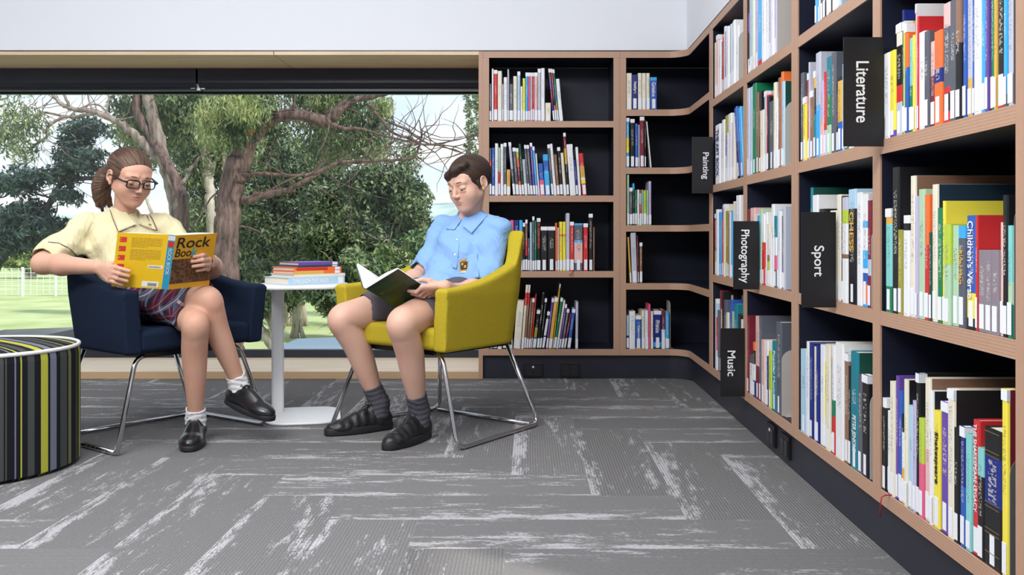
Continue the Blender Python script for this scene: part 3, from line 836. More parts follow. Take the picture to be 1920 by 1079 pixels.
# second bay
row("""1400.5 1405 -14 K bW.1,K.5,V.75,K1
1405.4 1409.4 -10 L
1409.8 1412 -18 a
1412.3 1414.6 -12 C
1415 1421 -20 l
1422 1429 -4 S bR.08,S1 n
1429.4 1435 -14 W
1435.4 1440.4 -18 W
1440.8 1446.4 -22 L
1446.8 1450.4 -22 W
1450.8 1455 -30 l D.2""", 'y', ZRT[3], 'on the top shelf of the second bay', g % 'top shelf of the second bay')
bookend((XR+.006, F*(XR+.005)/(1456.6-FX), ZRT[3]), 'y', .25, 'large beige bookend on the top shelf, second bay')
row("""1400.5 1405.5 166 L
1406 1409.8 163 b
1410.2 1416.4 157 E D.21
1416.8 1421.8 174 U
1422.2 1424.8 171 K
1425.2 1432 207 C
1432.4 1435.8 171 L c
1436.2 1438.5 178 R
1438.8 1441 181 K
1441.4 1449 190 G
1449.4 1453.4 155 C
1453.8 1457 184 W
1457.4 1462 146 U
1462.4 1465.6 135 O D.2
1466 1470.4 153 b D.2 fD""", 'y', ZRT[2], 'on the upper shelf of the second bay', g % 'upper shelf of the second bay')
bookend((XR+.006, F*(XR+.005)/(1471.8-FX), ZRT[2]), 'y', .21, 'beige bookend level with the Painting sign, second bay')
row("""1401 1406 392 M D.2
1406.5 1414 390 k
1415 1420 402 C
1420.5 1425.5 404 S
1426 1429 392 g
1429.4 1434 401 R bR.6,W1
1434.4 1437 398 W
1437.4 1442 420 C bC.25,m.4,U.5,C1
1442.3 1446 438 W
1446.4 1451 383 W D.2
1451.4 1455.8 405 T bG.25,P.45,W.7,T1
1456.1 1459 393 b
1459.4 1464 396 W
1464.4 1468 405 G bV.3,G1
1468.4 1472 388 L D.21""", 'y', ZRT[1], 'on the shelf right of the Photography sign', g % 'shelf right of the Photography sign')
row("""1400.5 1404 592 M
1404.4 1410.8 667 W bW.8,G1
1411.2 1415 642 O bN.3,W.6,K.85,O1
1415.4 1422 593.5 k bM.4,k1 fU
1422.4 1426 593 G
1426.4 1432.4 638 k
1432.8 1438 640 W
1438.3 1440.6 668 N
1441 1446 659 m
1446.4 1454 640 T tpop D.17
1454.5 1463.5 604 G D.2""", 'y', ZRT[0], 'on the bottom shelf right of the Music sign', g % 'bottom shelf right of the Music sign')
bookend((XR+.006, F*(XR+.005)/(1465.2-FX), ZRT[0]), 'y', .215, 'beige bookend on the bottom shelf, second bay')
# third bay
row("""1529 1532 -60 S
1532.4 1535.6 -50 W
1536 1541 -60 G
1541.4 1547 -70 G bK.3,G1
1547.4 1553 -64 W
1553.4 1559.5 -70 K
1560 1564 -74 b
1564.4 1571 -80 W
1571.5 1577 -84 b""", 'y', ZRT[3], 'on the top shelf left of the Literature sign', g % 'top shelf left of the Literature sign')
row("""1501 1506 137 G
1506.4 1512 182 Y c
1512.4 1516.8 137 R c
1517.2 1519.2 117 L
1519.6 1525.4 170 U c
1525.8 1529.4 133 o bT.5,K.8,o1 c
1529.8 1538 99 L D.2 bS.5,L1
1538.4 1545.4 152 l bk.5,l.85,l1
1545.8 1550.4 135 R bL.3,R1
1550.8 1558.4 107 T bg.3,E.6,T1
1558.8 1566.4 99 G D.2
1566.8 1569.8 158 K
1570.2 1577.6 145 o bB.4,o.95,K1
1578 1582 120 b
1582.6 1590 128 E
1590.6 1600 122 W
1600.6 1611 140 M
1611.6 1624 130 N""", 'y', ZRT[2], 'on the shelf left of the Literature sign', g % 'shelf left of the Literature sign')
row("""1519 1522.4 352 T D.22 fD
1523 1533 366 W D.2
1533.6 1545 392 K
1545.6 1556 400 B
1556.6 1567 395 C
1568 1575.5 365 C
1576 1580 368 K
1580.6 1590 370 W bW.42,U.46,W.75,m.88,L1
1591 1605 355 K tchess bK.83,b1 D.17
1605.5 1614.6 361 W D.2
1615 1624 364 B bS.04,O.2,B.3,W.34,S.5,W.7,S.76,W1
1624.6 1631 376 M bM.3,L.45,M1 D.2""", 'y', ZRT[1], 'on the shelf behind the Sport sign', g % 'shelf behind the Sport sign')
bookend((XR+.006, F*(XR+.005)/(1633.2-FX), ZRT[1]), 'y', .20, 'beige bookend on the Sport shelf')
row("""1501.5 1512.4 656 b
1512.8 1518 641 W D.2 fN
1518.4 1525 643 N D.2
1525.4 1531 651 C
1531.4 1536 648 N
1536.4 1544 647 W
1544.4 1549 650 C bC.3,Y.85,W1
1549.4 1557 646 C
1557.4 1561 670 K
1561.4 1567 648 W bR.35,E.5,W1
1567.5 1582 643.7 W D.21
1582.5 1590 663 U c
1590.4 1595 687 K
1595.4 1609 660 T tpj D.19 fD
1609.5 1617 703 G
1617.5 1628.5 703 K c D.16""", 'y', ZRT[0], 'on the bottom shelf below the Sport sign', g % 'bottom shelf below the Sport sign')
bookend((XR+.006, F*(XR+.005)/(1630.5-FX), ZRT[0]), 'y', .215, 'beige bookend on the bottom shelf, third bay')
# nearest bay
row("""1657.5 1668 100 W
1668.4 1678 95 Y bV.08,Y1
1678.4 1689 44 K bL.3,R.45,K.8,C1 c
1689.4 1692 19 N D.2
1692.4 1697.4 40 m c
1697.8 1703 44 O bB.6,O1 c
1703.4 1710 72 a bE.5,a1
1710.4 1714.4 66 Y
1714.8 1717 7 k D.2 c fW
1717.4 1720.4 31 R D.18
1720.8 1732.4 60 W D.15
1732.8 1741.4 59 G
1741.8 1751 78 M bM.6,k1
1751.4 1766 58 O bO.45,N.6,O1 D.15
1766.5 1780 6 R bR.1,K.25,R.3,G.8,k1 D.2
1780.5 1792 0 G
1792.5 1803 -14 K bK.6,U1
1803.5 1810 -20 B
1810.5 1820 -24 L bo.3,L1
1820.5 1825.5 -30 B
1826 1840 -34 W D.2
1840.5 1848 -30 S
1848.5 1854 -36 V
1854.5 1861 -40 E
1861.5 1867 -40 o
1867.5 1880 -50 K bR.04,K1
1880.5 1887 -50 a bG.1,S1
1887.5 1898 -60 L D.2""", 'y', ZRT[2], 'on the nearest shelf right of the Literature sign', g % 'nearest shelf right of the Literature sign')
bookend((XR+.006, F*(XR+.005)/(1900-FX), ZRT[2]), 'y', .245, 'large dark grey bookend at the right edge, upper shelf', (.16, .155, .175))
row("""1661 1672 391 g c bE.25,a.85,o1
1672.8 1684.6 314 K D.22
1685.2 1693 431 y
1695 1705.5 404 W bW.85,K.92,W1
1706.3 1715 330 C D.22 fU
1715.4 1720.4 368 l
1720.8 1732 355 g
1732.4 1740 365 R bR.6,O1
1740.4 1745.4 436 D
1745.8 1755.4 346 C D.22 fH
1755.9 1765.6 390 E
1766 1771 377 Y D.21
1771.4 1783 421 m bg.3,g.6,m1
1783.5 1795 423 g
1795.5 1808.5 424 G trider bG.88,S1
1809 1826.6 404 B tchild bK.1,Y.32,B1
1827.1 1831.4 404 R D.2
1831.8 1846 469 z
1846.5 1859 469 z
1859.5 1873.6 469 z
1874.2 1880 417 k
1880.5 1889.4 366 K D.2
1890 1899 423 a bE.3,g.5,a1""", 'y', ZRT[1], 'on the nearest middle shelf at right', g % 'nearest middle shelf at right')
bookend((XR+.006, F*(XR+.005)/(1901-FX), ZRT[1]), 'y', .235, 'dark grey bookend at the right edge, middle shelf', (.16, .155, .175))
mf = row("""1653 1661 747 K bK.9,W1
1661.4 1668 771 W
1668.4 1677 716 C fK
1677.4 1682 705 V D.2
1682.4 1689 733 B bW.18,B1
1689.4 1695 777 K bo.4,W.8,K1
1695.4 1702 712 C D.19 fK
1702.4 1710.4 761 b
1710.8 1717.6 752 l
1718 1724 700 K c D.22
1724.4 1733 785 m bP.55,m1
1733.4 1743 709 C D.21 bk.5,C1 fU
1743.4 1750 733 W fK
1750.4 1762 771 Y tshk
1762.4 1776 754 V c
1776.4 1789 730 C D.21 c fK
1789.6 1799 803 K
1799.4 1809 800 N bB.5,N1 c
1809.6 1820.4 815 a
1821 1832.6 788 R tshake D.2
1833.2 1845 841 T bK.75,a1
1846 1878 805 K D.17 bK.45,N.8,K1
1879 1890.6 730 Y c D.22 fM""", 'y', ZRT[0], 'on the nearest bottom shelf at right', g % 'nearest bottom shelf at right')
bookend((XR+.006, F*(XR+.005)/(1893-FX), ZRT[0]), 'y', .215, 'dark grey bookend at the right edge, bottom shelf', (.14, .135, .14))
# gilt bands on the leather volume, bookmark ribbons
ribm = mat('red_ribbon', (.35, .01, .02), .6)
for bk, o, t, h in mf:
    if o['x0'] == 1846:
        b = MB()
        for f in (.10, .24, .27, .43, .46, .80, .83, .97): b.box((-t*.42, -.0012, h*f), (t*.42, -.0002, h*f+.0012))
        b.build('gilt_line', mat('gilt', (.32, .25, .12), .35, metal=.6), bk)
    if o['x0'] == 1668.4:
        b = MB(); b.tube([(0, .004, .0022), (0, -.014, .0022), (.001, -.0235, -.002), (.002, -.0265, -.02), (.001, -.027, -.048)], .0016, 6); b.build('bookmark_ribbon', ribm, bk)
for bk, o, t, h in ALLB:
    if o['x0'] == 1068.8 and o['top'] == 416:
        b = MB(); b.tube([(.004, .004, .0022), (.004, -.0145, .0022), (0, -.018, -.006), (-.012, -.018, -.016), (.006, -.0185, -.010), (-.016, -.0185, -.020)], .0018, 6); b.build('bookmark_ribbon', ribm, bk)
print('books', len(ALLB))
# ================================================================ outside the window
ZG = -2.0
def grass(t, b, c):
    n = t.nodes.new('ShaderNodeTexNoise'); n.inputs['Scale'].default_value = .5; n.inputs['Detail'].default_value = 8; t.links.new(c.outputs['Object'], n.inputs[0])
    r = t.nodes.new('ShaderNodeValToRGB'); r.color_ramp.elements[0].color = (.34, .42, .17, 1); r.color_ramp.elements[1].color = (.52, .58, .30, 1)
    r.color_ramp.elements[0].position = .35; r.color_ramp.elements[1].position = .65; t.links.new(n.outputs[0], r.inputs[0]); t.links.new(r.outputs[0], b.inputs['Base Color'])
m = MB(); m.box((-260, 6.2, ZG-1), (260, 300, ZG)); tag(m.build('grass_field', mat('grass', (.3, .4, .15), .95, spec=.1, build=grass)), kind='structure')
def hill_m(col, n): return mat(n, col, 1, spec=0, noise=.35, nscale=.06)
def hills(name, Y, base, amp, seed, m, x0=-260, x1=260):
    n = 120; co = []; q = []
    rr = random.Random(seed); ph = [rr.random()*6.28 for _ in range(6)]
    for i in range(n+1):
        x = x0+(x1-x0)*i/n
        h = base+amp*sum(math.sin(x*.011*(k+1)*Y**-.15+ph[k])/(k+1) for k in range(6))
        for j in range(7):
            a = j/6; co.append((x, Y+90*(1-math.cos(a*math.pi/2))+rr.random()*3, ZG-1+(h-ZG+1)*math.sin(a*math.pi/2)+rr.random()*amp*.12))
    for i in range(n):
        for j in range(6): a = i*7+j; q.append((a, a+7, a+8, a+1))
    tag(np_mesh(name, np.array(co), np.array(q), m), kind='structure')
hills('hills', 420, 10.5, 4.5, 4, hill_m((.42, .52, .50), 'hazy_far_woods'))  # distance haze put into the pale hill colour
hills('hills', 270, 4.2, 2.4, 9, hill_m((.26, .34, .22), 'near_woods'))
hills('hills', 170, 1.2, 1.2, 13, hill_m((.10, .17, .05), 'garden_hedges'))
# ---------------------------------------------------------------- bark and leaves
def bark(col, col2, sc):
    def f(t, b, c):
        mp = t.nodes.new('ShaderNodeMapping'); mp.inputs['Scale'].default_value = (sc, sc, sc*.16); t.links.new(c.outputs['Object'], mp.inputs[0])
        n = t.nodes.new('ShaderNodeTexNoise'); n.inputs['Scale'].default_value = 1; n.inputs['Detail'].default_value = 7; n.inputs['Roughness'].default_value = .7; t.links.new(mp.outputs[0], n.inputs[0])
        r = t.nodes.new('ShaderNodeValToRGB'); r.color_ramp.elements[0].color = (*col, 1); r.color_ramp.elements[1].color = (*col2, 1); r.color_ramp.elements[0].position = .36; r.color_ramp.elements[1].position = .66
        t.links.new(n.outputs[0], r.inputs[0]); t.links.new(r.outputs[0], b.inputs['Base Color'])
        bp_ = t.nodes.new('ShaderNodeBump'); bp_.inputs['Strength'].default_value = .9; bp_.inputs['Distance'].default_value = .03; t.links.new(n.outputs[0], bp_.inputs['Height']); t.links.new(bp_.outputs[0], b.inputs['Normal'])
    return f
bark_r = mat('rough_bark', (.1, .06, .05), .95, spec=.1, build=bark((.055, .036, .036), (.26, .175, .155), 14))
bark_g = mat('grey_bark', (.2, .16, .15), .9, spec=.1, build=bark((.13, .095, .085), (.42, .35, .31), 7))
bark_d = mat('dark_bark', (.04, .035, .04), .95, spec=.1, build=bark((.022, .022, .03), (.11, .10, .11), 10))
bark_p = mat('pale_bark', (.4, .36, .3), .8, spec=.1, build=bark((.28, .23, .18), (.66, .60, .52), 5))
bark_o = mat('orange_torn_bark', (.5, .22, .08), .9, spec=.1, build=bark((.35, .12, .05), (.75, .45, .25), 18))
def leafm(name, a, b_):
    def f(t, b, c):
        n = t.nodes.new('ShaderNodeTexNoise'); n.inputs['Scale'].default_value = 2.2; n.inputs['Detail'].default_value = 5; t.links.new(c.outputs['Object'], n.inputs[0])
        r = t.nodes.new('ShaderNodeValToRGB'); r.color_ramp.elements[0].color = (*a, 1); r.color_ramp.elements[1].color = (*b_, 1); r.color_ramp.elements[0].position = .36; r.color_ramp.elements[1].position = .62
        t.links.new(n.outputs[0], r.inputs[0]); t.links.new(r.outputs[0], b.inputs['Base Color'])
    return mat(name, a, .55, spec=.4, build=f)
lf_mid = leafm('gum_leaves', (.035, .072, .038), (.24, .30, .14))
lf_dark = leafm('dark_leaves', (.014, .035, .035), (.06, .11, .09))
lf_sunlit = leafm('sunlit_leaves', (.10, .16, .06), (.34, .37, .15))  # sunlight put into the colour: paler copy of the gum leaves
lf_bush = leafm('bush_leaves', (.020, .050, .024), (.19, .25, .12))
def leaves(name, clumps, m, root, L=.13, Wd=.030, droop=.55, seed=1):
    "clumps: (centre, radii xyz, count)"
    r = np.random.default_rng(seed); C = []
    for c, rad, n in clumps:
        d = r.normal(size=(n, 3)); d /= np.linalg.norm(d, axis=1)[:, None]; C.append(np.array(c)+d*(r.random((n, 1))**.55)*np.array(rad))
    C = np.concatenate(C); n = len(C)
    a = r.normal(size=(n, 3)); a[:, 2] -= droop*1.5; a /= np.linalg.norm(a, axis=1)[:, None]
    b = np.cross(a, r.normal(size=(n, 3))); b /= np.linalg.norm(b, axis=1)[:, None]
    l = L*(.6+.8*r.random((n, 1))); w = Wd*(.6+.8*r.random((n, 1)))
    co = np.stack([C-a*l/2, C+b*w/2, C+a*l/2, C-b*w/2], 1).reshape(-1, 3)
    o = np_mesh(name, co, np.arange(n*4).reshape(-1, 4), m, smooth=False); adopt(o, root); return o
def limb(mb, pts, Y, rs, depth=None, wig=.35, n=9, seed=0):
    rr = random.Random(seed+int(pts[0][0])); Q = []; R_ = []
    pts3 = [P(p[0], p[1], Y+(p[2] if len(p) > 2 else 0)) for p in pts]; sc = [ (Y+(p[2] if len(p) > 2 else 0))/F for p in pts]
    # Catmull-Rom through the waypoints
    for i in range(len(pts3)-1):
        p0 = pts3[max(i-1, 0)]; p1 = pts3[i]; p2 = pts3[i+1]; p3 = pts3[min(i+2, len(pts3)-1)]; k = 6
        for j in range(k):
            t = j/k; q = .5*((2*p1)+(-p0+p2)*t+(2*p0-5*p1+4*p2-p3)*t*t+(-p0+3*p1-3*p2+p3)*t**3)
            r = (rs[i]*(1-t)*sc[i]+rs[i+1]*t*sc[i+1]); w = r*wig
            Q.append(q+Vector((rr.uniform(-w, w), rr.uniform(-w, w), rr.uniform(-w, w)))); R_.append(r*(1+rr.uniform(-.07, .07)))
    Q.append(pts3[-1]); R_.append(rs[-1]*sc[-1]); mb.tube(Q, R_, n); return Q
def twigs(mb, starts, Y, n, L, r, seed, up=0):
    rr = random.Random(seed)
    for s in starts:
        for _ in range(n):
            p = Vector(s); d = Vector((rr.uniform(-1, 1), rr.uniform(-.7, .7), rr.uniform(-.6, 1)+up)).normalized(); pts = [p.copy()]
            for k in range(5):
                d = (d+Vector((rr.uniform(-.45, .45), rr.uniform(-.4, .4), rr.uniform(-.4, .4)))).normalized(); p = p+d*L/5*rr.uniform(.7, 1.3); pts.append(p.copy())
            mb.tube(pts, [r*(1-.15*k) for k in range(6)], 5, cap=False)
def disc(c, Y, r, n, dy=.8, ry=1.0):
    s = Y/F; return (P(c[0], c[1], Y), (r*s, dy, r*s*ry), n)
def tree_root(px, Y, label, cat='tree', name='eucalyptus_tree', group=None):
    p = P(px, 440, Y); o = empty(name, (p.x, Y, ZG)); tag(o, label, cat, group); return o
# main red gum
Y = 18.0
t1 = tree_root(425, Y, 'large rough barked gum tree in the middle of the window, limb bending right')
mb = MB()
limb(mb, [(430, 735), (424, 600), (421, 520), (423, 440), (432, 370), (446, 310), (462, 262), (474, 222), (482, 185), (490, 130), (496, 60)], Y, [38, 30, 27, 24, 23, 22, 20, 16, 12, 11, 9], wig=.12, n=16)
adopt(mb.build('trunk', bark_r), t1)
mb = MB()
q1 = limb(mb, [(463, 270), (478, 248), (500, 228), (528, 217), (560, 216), (590, 224), (612, 228), (626, 216), (638, 203), (650, 190)], Y, [17, 16, 14, 12, 11.5, 11.5, 12, 11, 9, 5], wig=.10, n=12)
q2 = limb(mb, [(640, 205), (665, 190), (690, 182), (740, 170)], Y, [5, 5, 6, 5], n=8)
q3 = limb(mb, [(612, 228), (640, 240), (680, 243), (720, 255), (750, 262), (790, 270), (850, 275), (890, 290)], Y, [6, 4, 2.5, 2.2, 2, 1.7, 1.2, .6], n=7)
q4 = limb(mb, [(690, 195, .3), (715, 225), (738, 250), (775, 262), (800, 272), (860, 262), (895, 250)], Y, [3, 3.2, 2.6, 2, 1.6, 1.2, .6], n=7)
q5 = limb(mb, [(730, 230), (760, 242), (785, 260), (800, 268), (830, 275), (880, 292)], Y, [2.4, 2.2, 2, 1.6, 1.2, .7], n=7)
q6 = limb(mb, [(455, 378), (490, 366), (530, 360), (565, 343), (600, 325)], Y, [9, 8, 6.5, 5, 3], n=9)
q7 = limb(mb, [(462, 330), (500, 326), (560, 330), (598, 322), (640, 305), (700, 302), (765, 298), (782, 285), (790, 255), (786, 225)], Y, [5, 3.6, 3, 4.6, 4, 3, 2.6, 2.4, 1.6, 1], n=8)
q8 = limb(mb, [(490, 222, -.2), (500, 200), (503, 165), (506, 100)], Y, [9, 12, 11, 9], n=10)
q9 = limb(mb, [(545, 214), (552, 190), (546, 150)], Y, [3, 2.5, 2], n=7)
q10 = limb(mb, [(430, 440), (450, 425), (480, 432), (500, 445)], Y, [3, 2.2, 1.4, .7], n=6)
q11 = limb(mb, [(448, 340, -.4), (438, 320), (420, 350), (395, 372), (372, 412), (352, 430)], Y, [2, 2, 1.6, 1.5, 1.5, .8], n=6)
twigs(mb, q3[12:-2:3]+q4[14:-2:3]+q5[8:-2:4]+q7[30:-2:5], Y, 2, 1.1, .011, 5)
twigs(mb, q6[6::5]+q7[5:30:5]+q1[20::6], Y, 2, 1.4, .014, 6)
adopt(mb.build('branch', bark_r), t1)
mb = MB(); limb(mb, [(463, 258, -.27), (468, 240, -.26), (474, 218, -.22), (478, 200, -.16)], Y, [8, 10, 9, 6], wig=.2, n=12); adopt(mb.build('torn_bark', bark_o), t1)
leaves('foliage', [disc((470, 195), 17.6, 48, 2200), disc((430, 230), 17.5, 55, 2600), disc((570, 178), 19.2, 70, 2600), disc((650, 190), 19.2, 50, 1500), disc((700, 230), 19.2, 40, 1000), disc((620, 265), 19.2, 60, 2600), disc((690, 270), 19.2, 45, 1600)], lf_mid, t1, L=.13, Wd=.028, droop=1.2, seed=2)
leaves('sunlit_foliage', [disc((455, 205), 17.0, 34, 1100), disc((405, 215), 17.0, 34, 1100), disc((715, 200), 18.9, 26, 500), disc((620, 180), 18.9, 44, 900), disc((400, 255), 17, 30, 600)], lf_sunlit, t1, L=.14, Wd=.028, droop=1.4, seed=3)
# left forked gum
Y = 19.5
t2 = tree_root(340, Y, 'forked grey gum tree behind the girl, pale stem and long limb to the left')
mb = MB()
limb(mb, [(345, 700), (342, 560), (336, 460), (333, 410), (322, 350), (308, 305), (296, 255), (285, 210), (276, 170), (266, 90)], Y, [18, 16, 14.5, 14, 13, 12, 11.5, 11, 10, 9], wig=.1, n=13)
adopt(mb.build('trunk', bark_g), t2)
mb = MB()
limb(mb, [(338, 700, -.1), (336, 560, -.2), (338, 460, -.4), (343, 385, -.5), (334, 350, -.4), (312, 305, -.3), (288, 262), (268, 232), (257, 205), (258, 180), (252, 120)], Y, [15, 14, 13, 11, 10, 9, 8.5, 8, 8, 8, 7], wig=.1, n=11)
adopt(mb.build('trunk', bark_r), t2)
mb = MB()
a1 = limb(mb, [(300, 300), (280, 280), (255, 255), (225, 232), (200, 218), (170, 208), (140, 205), (118, 196), (100, 180), (86, 165)], Y, [9, 9, 8, 6.5, 6, 5.5, 4.5, 4, 3.4, 2.4], n=9)
a2 = limb(mb, [(180, 212), (150, 218), (120, 220), (100, 230), (88, 242), (86, 258), (70, 268), (50, 285), (20, 292)], Y, [3, 3.4, 3, 3, 2.6, 2.4, 2.2, 2, 1], n=7)
a3 = limb(mb, [(120, 218), (80, 212), (50, 232), (20, 236), (-20, 240)], Y, [2.5, 2, 2, 1.6, 1], n=7)
a4 = limb(mb, [(205, 218), (190, 200), (170, 196), (150, 205)], Y, [2.4, 2, 1.6, 1], n=6)
a5 = limb(mb, [(130, 200), (118, 172), (110, 150)], Y, [3, 2.4, 2], n=6); a6 = limb(mb, [(172, 205), (165, 180), (160, 160)], Y, [2, 1.6, 1], n=6)
a7 = limb(mb, [(200, 214), (203, 190), (205, 160)], Y, [1.8, 1.6, 1], n=6)
a8 = limb(mb, [(328, 352, -.3), (345, 340, -.4), (356, 318), (372, 300), (386, 280)], Y, [4, 4, 3.4, 3, 1.4], n=7)
a9 = limb(mb, [(212, 226), (240, 222), (262, 214)], Y, [2, 1.6, 1], n=6)
twigs(mb, a1[20::4]+a2[10::5]+a3[6::5], Y, 2, 1.0, .010, 8)
adopt(mb.build('branch', bark_g), t2)
leaves('foliage', [disc((20, 215), 19, 50, 500), disc((50, 235), 19, 38, 420), disc((10, 255), 19, 30, 350), disc((40, 285), 19, 24, 260), disc((240, 200), 20.6, 30, 900), disc((250, 245), 20.6, 30, 900), disc((300, 200), 20.8, 44, 1600), disc((330, 230), 20.6, 60, 2600), disc((370, 200), 20.4, 60, 2400), disc((330, 185), 20, 40, 900)], lf_mid, t2, L=.14, Wd=.032, droop=.8, seed=12)
# dark leaning tree at the left
Y = 22.0
t3 = tree_root(20, Y, 'dark leafed tree leaning in at the far left of the window')
mb = MB()
b1 = limb(mb, [(-60, 720), (-30, 560), (0, 490), (30, 462), (60, 430), (85, 395), (102, 365), (112, 348), (135, 338), (175, 335), (215, 330)], Y, [22, 16, 8, 7, 6.5, 6, 5.5, 5, 4.5, 4, 2], n=9)
b2 = limb(mb, [(105, 365), (135, 345), (130, 320), (140, 290), (145, 260)], Y, [3, 3, 2.4, 2, 1.2], n=7)
b3 = limb(mb, [(100, 372), (85, 368), (60, 360), (45, 345), (10, 368), (-10, 372)], Y, [2, 2, 2, 1.6, 1.4, 1], n=6)
b4 = limb(mb, [(70, 410), (90, 420), (105, 400), (108, 380)], Y, [2, 1.6, 1.3, 1], n=6); b5 = limb(mb, [(185, 330), (200, 310), (215, 295), (235, 290)], Y, [2, 1.6, 1.3, .8], n=6)
twigs(mb, b1[26::4]+b2[6::4]+b3[6::5], Y, 3, 1.0, .012, 18)
adopt(mb.build('trunk', bark_d), t3)
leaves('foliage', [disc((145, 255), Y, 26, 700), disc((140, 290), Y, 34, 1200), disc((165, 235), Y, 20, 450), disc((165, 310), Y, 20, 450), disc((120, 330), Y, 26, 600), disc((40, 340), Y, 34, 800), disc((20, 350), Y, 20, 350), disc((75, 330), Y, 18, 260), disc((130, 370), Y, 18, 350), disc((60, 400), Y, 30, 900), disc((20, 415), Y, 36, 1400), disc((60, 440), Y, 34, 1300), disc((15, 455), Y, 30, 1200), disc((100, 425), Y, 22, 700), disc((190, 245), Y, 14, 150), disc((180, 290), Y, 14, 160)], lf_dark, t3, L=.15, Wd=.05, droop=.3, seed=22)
# pale slender gum between them
Y = 22.5
t4 = tree_root(392, Y, 'slender pale stemmed gum standing between the two large trunks')
mb = MB(); limb(mb, [(400, 690), (398, 500), (396, 400), (392, 345), (391, 315), (385, 285), (378, 250), (374, 150)], Y, [10, 10, 9, 9, 10, 9, 7, 6], n=10)
c1_ = limb(mb, [(398, 330), (404, 300), (410, 270)], Y, [3, 2.6, 2], n=6); c2_ = limb(mb, [(420, 420), (421, 330), (420, 230), (418, 150)], Y, [5, 5, 5, 4], n=7)
adopt(mb.build('trunk', bark_p), t4)
leaves('foliage', [disc((400, 270), 22.8, 70, 3600), disc((370, 330), 23, 50, 2400), disc((380, 400), 23, 40, 1700), disc((440, 260), 23, 60, 2600)], lf_mid, t4, L=.16, Wd=.04, droop=1, seed=32)
# background trees and shrubs
def bush(px, py, Y, rw, rh, n, label, stems, seed, m=lf_bush, L=.16, Wd=.06, bk=bark_p, sr=3.0, cat='tree', name='bushy_tree', group='trees behind the window glass'):
    o = tree_root(px, Y, label, cat, name, group); rr = random.Random(seed); mb = MB(); s = Y/F; gy = 440+2.75*F/Y; ends = []
    for k in range(stems):
        tx = px+rw*rr.uniform(-.75, .75); ty = py+rh*rr.uniform(-.6, .5); bx = px+rw*rr.uniform(-.12, .12)
        q = limb(mb, [(bx, gy), (bx*.7+tx*.3+rr.uniform(-8, 8), gy*.6+ty*.4, rr.uniform(-.25, .25)), (bx*.35+tx*.65+rr.uniform(-10, 10), gy*.3+ty*.7, rr.uniform(-.3, .3)), (tx, ty, rr.uniform(-.6, .2))], Y, [sr*1.8, sr*1.2, sr*.8, sr*.4], n=7, wig=.25); ends += q[8::4]
    twigs(mb, ends, Y, 2, rw*s*.5, .013, seed+1); adopt(mb.build('stem', bk), o)
    cl = []; k = 16
    for i in range(k):
        a = rr.random()*6.28; q = math.sqrt(rr.random()); cx, cy = px+rw*q*math.cos(a)*.8, py+rh*q*math.sin(a)*.8
        cl.append((P(cx, cy, Y+rr.uniform(-.35, .35)), (rw*s*.38, .5, rh*s*.36), n//k))
    leaves('foliage', cl, m, o, L, Wd, .4, seed); return o
bush(690, 430, 23.8, 130, 120, 24000, 'broad dense evergreen shrub filling the window left of the boy', 9, 41, sr=2.6)
bush(560, 400, 25.6, 130, 130, 22000, 'dense green tree above the white side table', 7, 42, sr=2.6)
bush(770, 540, 22.1, 85, 100, 9000, 'bright leafed shrub behind the yellow chair', 5, 43, m=leafm('mid_leaves', (.035, .09, .03), (.22, .30, .11)))
bush(520, 540, 20.6, 80, 60, 5500, 'low spreading tree with pale forked trunk behind the side table', 5, 44, sr=6, Wd=.05)
bush(650, 530, 18.9, 75, 62, 6500, 'low dark multi stemmed tree between side table and yellow chair', 6, 45, bk=bark_g, sr=6, Wd=.05)
bush(470, 470, 27.2, 90, 90, 8000, 'green tree just right of the large trunk', 4, 46)
bush(380, 470, 34.6, 70, 60, 5500, 'shaded green tree behind the book the girl holds', 3, 47)
bush(560, 280, 29, 170, 100, 16000, 'tall gum crown behind the bending limb', 5, 48, m=lf_mid, L=.2, Wd=.05)
bush(330, 250, 30.8, 120, 90, 9500, 'gum crown behind the forked trunks, upper left', 1, 49, m=lf_mid, L=.2, Wd=.05)
bush(740, 340, 30.8, 60, 90, 3800, 'thin edge of the grey green tree against the sky', 4, 50, m=lf_mid, L=.18, Wd=.045)
bush(890, 250, 26, 26, 90, 1100, 'leafy gum branch at the right edge of the window', 2, 51, m=lf_mid, L=.18, Wd=.045)
bush(60, 490, 60, 50, 22, 3200, 'rounded yellow green shrub beyond the white fence', 3, 52, m=leafm('lime_leaves', (.14, .22, .06), (.36, .42, .16)), L=.5, Wd=.3, cat='shrub', name='shrub')
bush(-60, 500, 62, 50, 22, 3000, 'yellow green shrub at the left edge beyond the fence', 3, 53, m=MATS['lime_leaves'], L=.5, Wd=.3, cat='shrub', name='shrub')
bush(120, 470, 75, 80, 26, 3600, 'dark tree row behind the shoulder of the girl', 4, 54, m=lf_dark, L=.6, Wd=.4)
bush(860, 440, 85, 70, 34, 4200, 'hazy green trees right behind the boy', 4, 55, m=leafm('hazy_leaves', (.12, .19, .12), (.30, .38, .22)), L=.6, Wd=.35)  # haze painted into these leaf colours
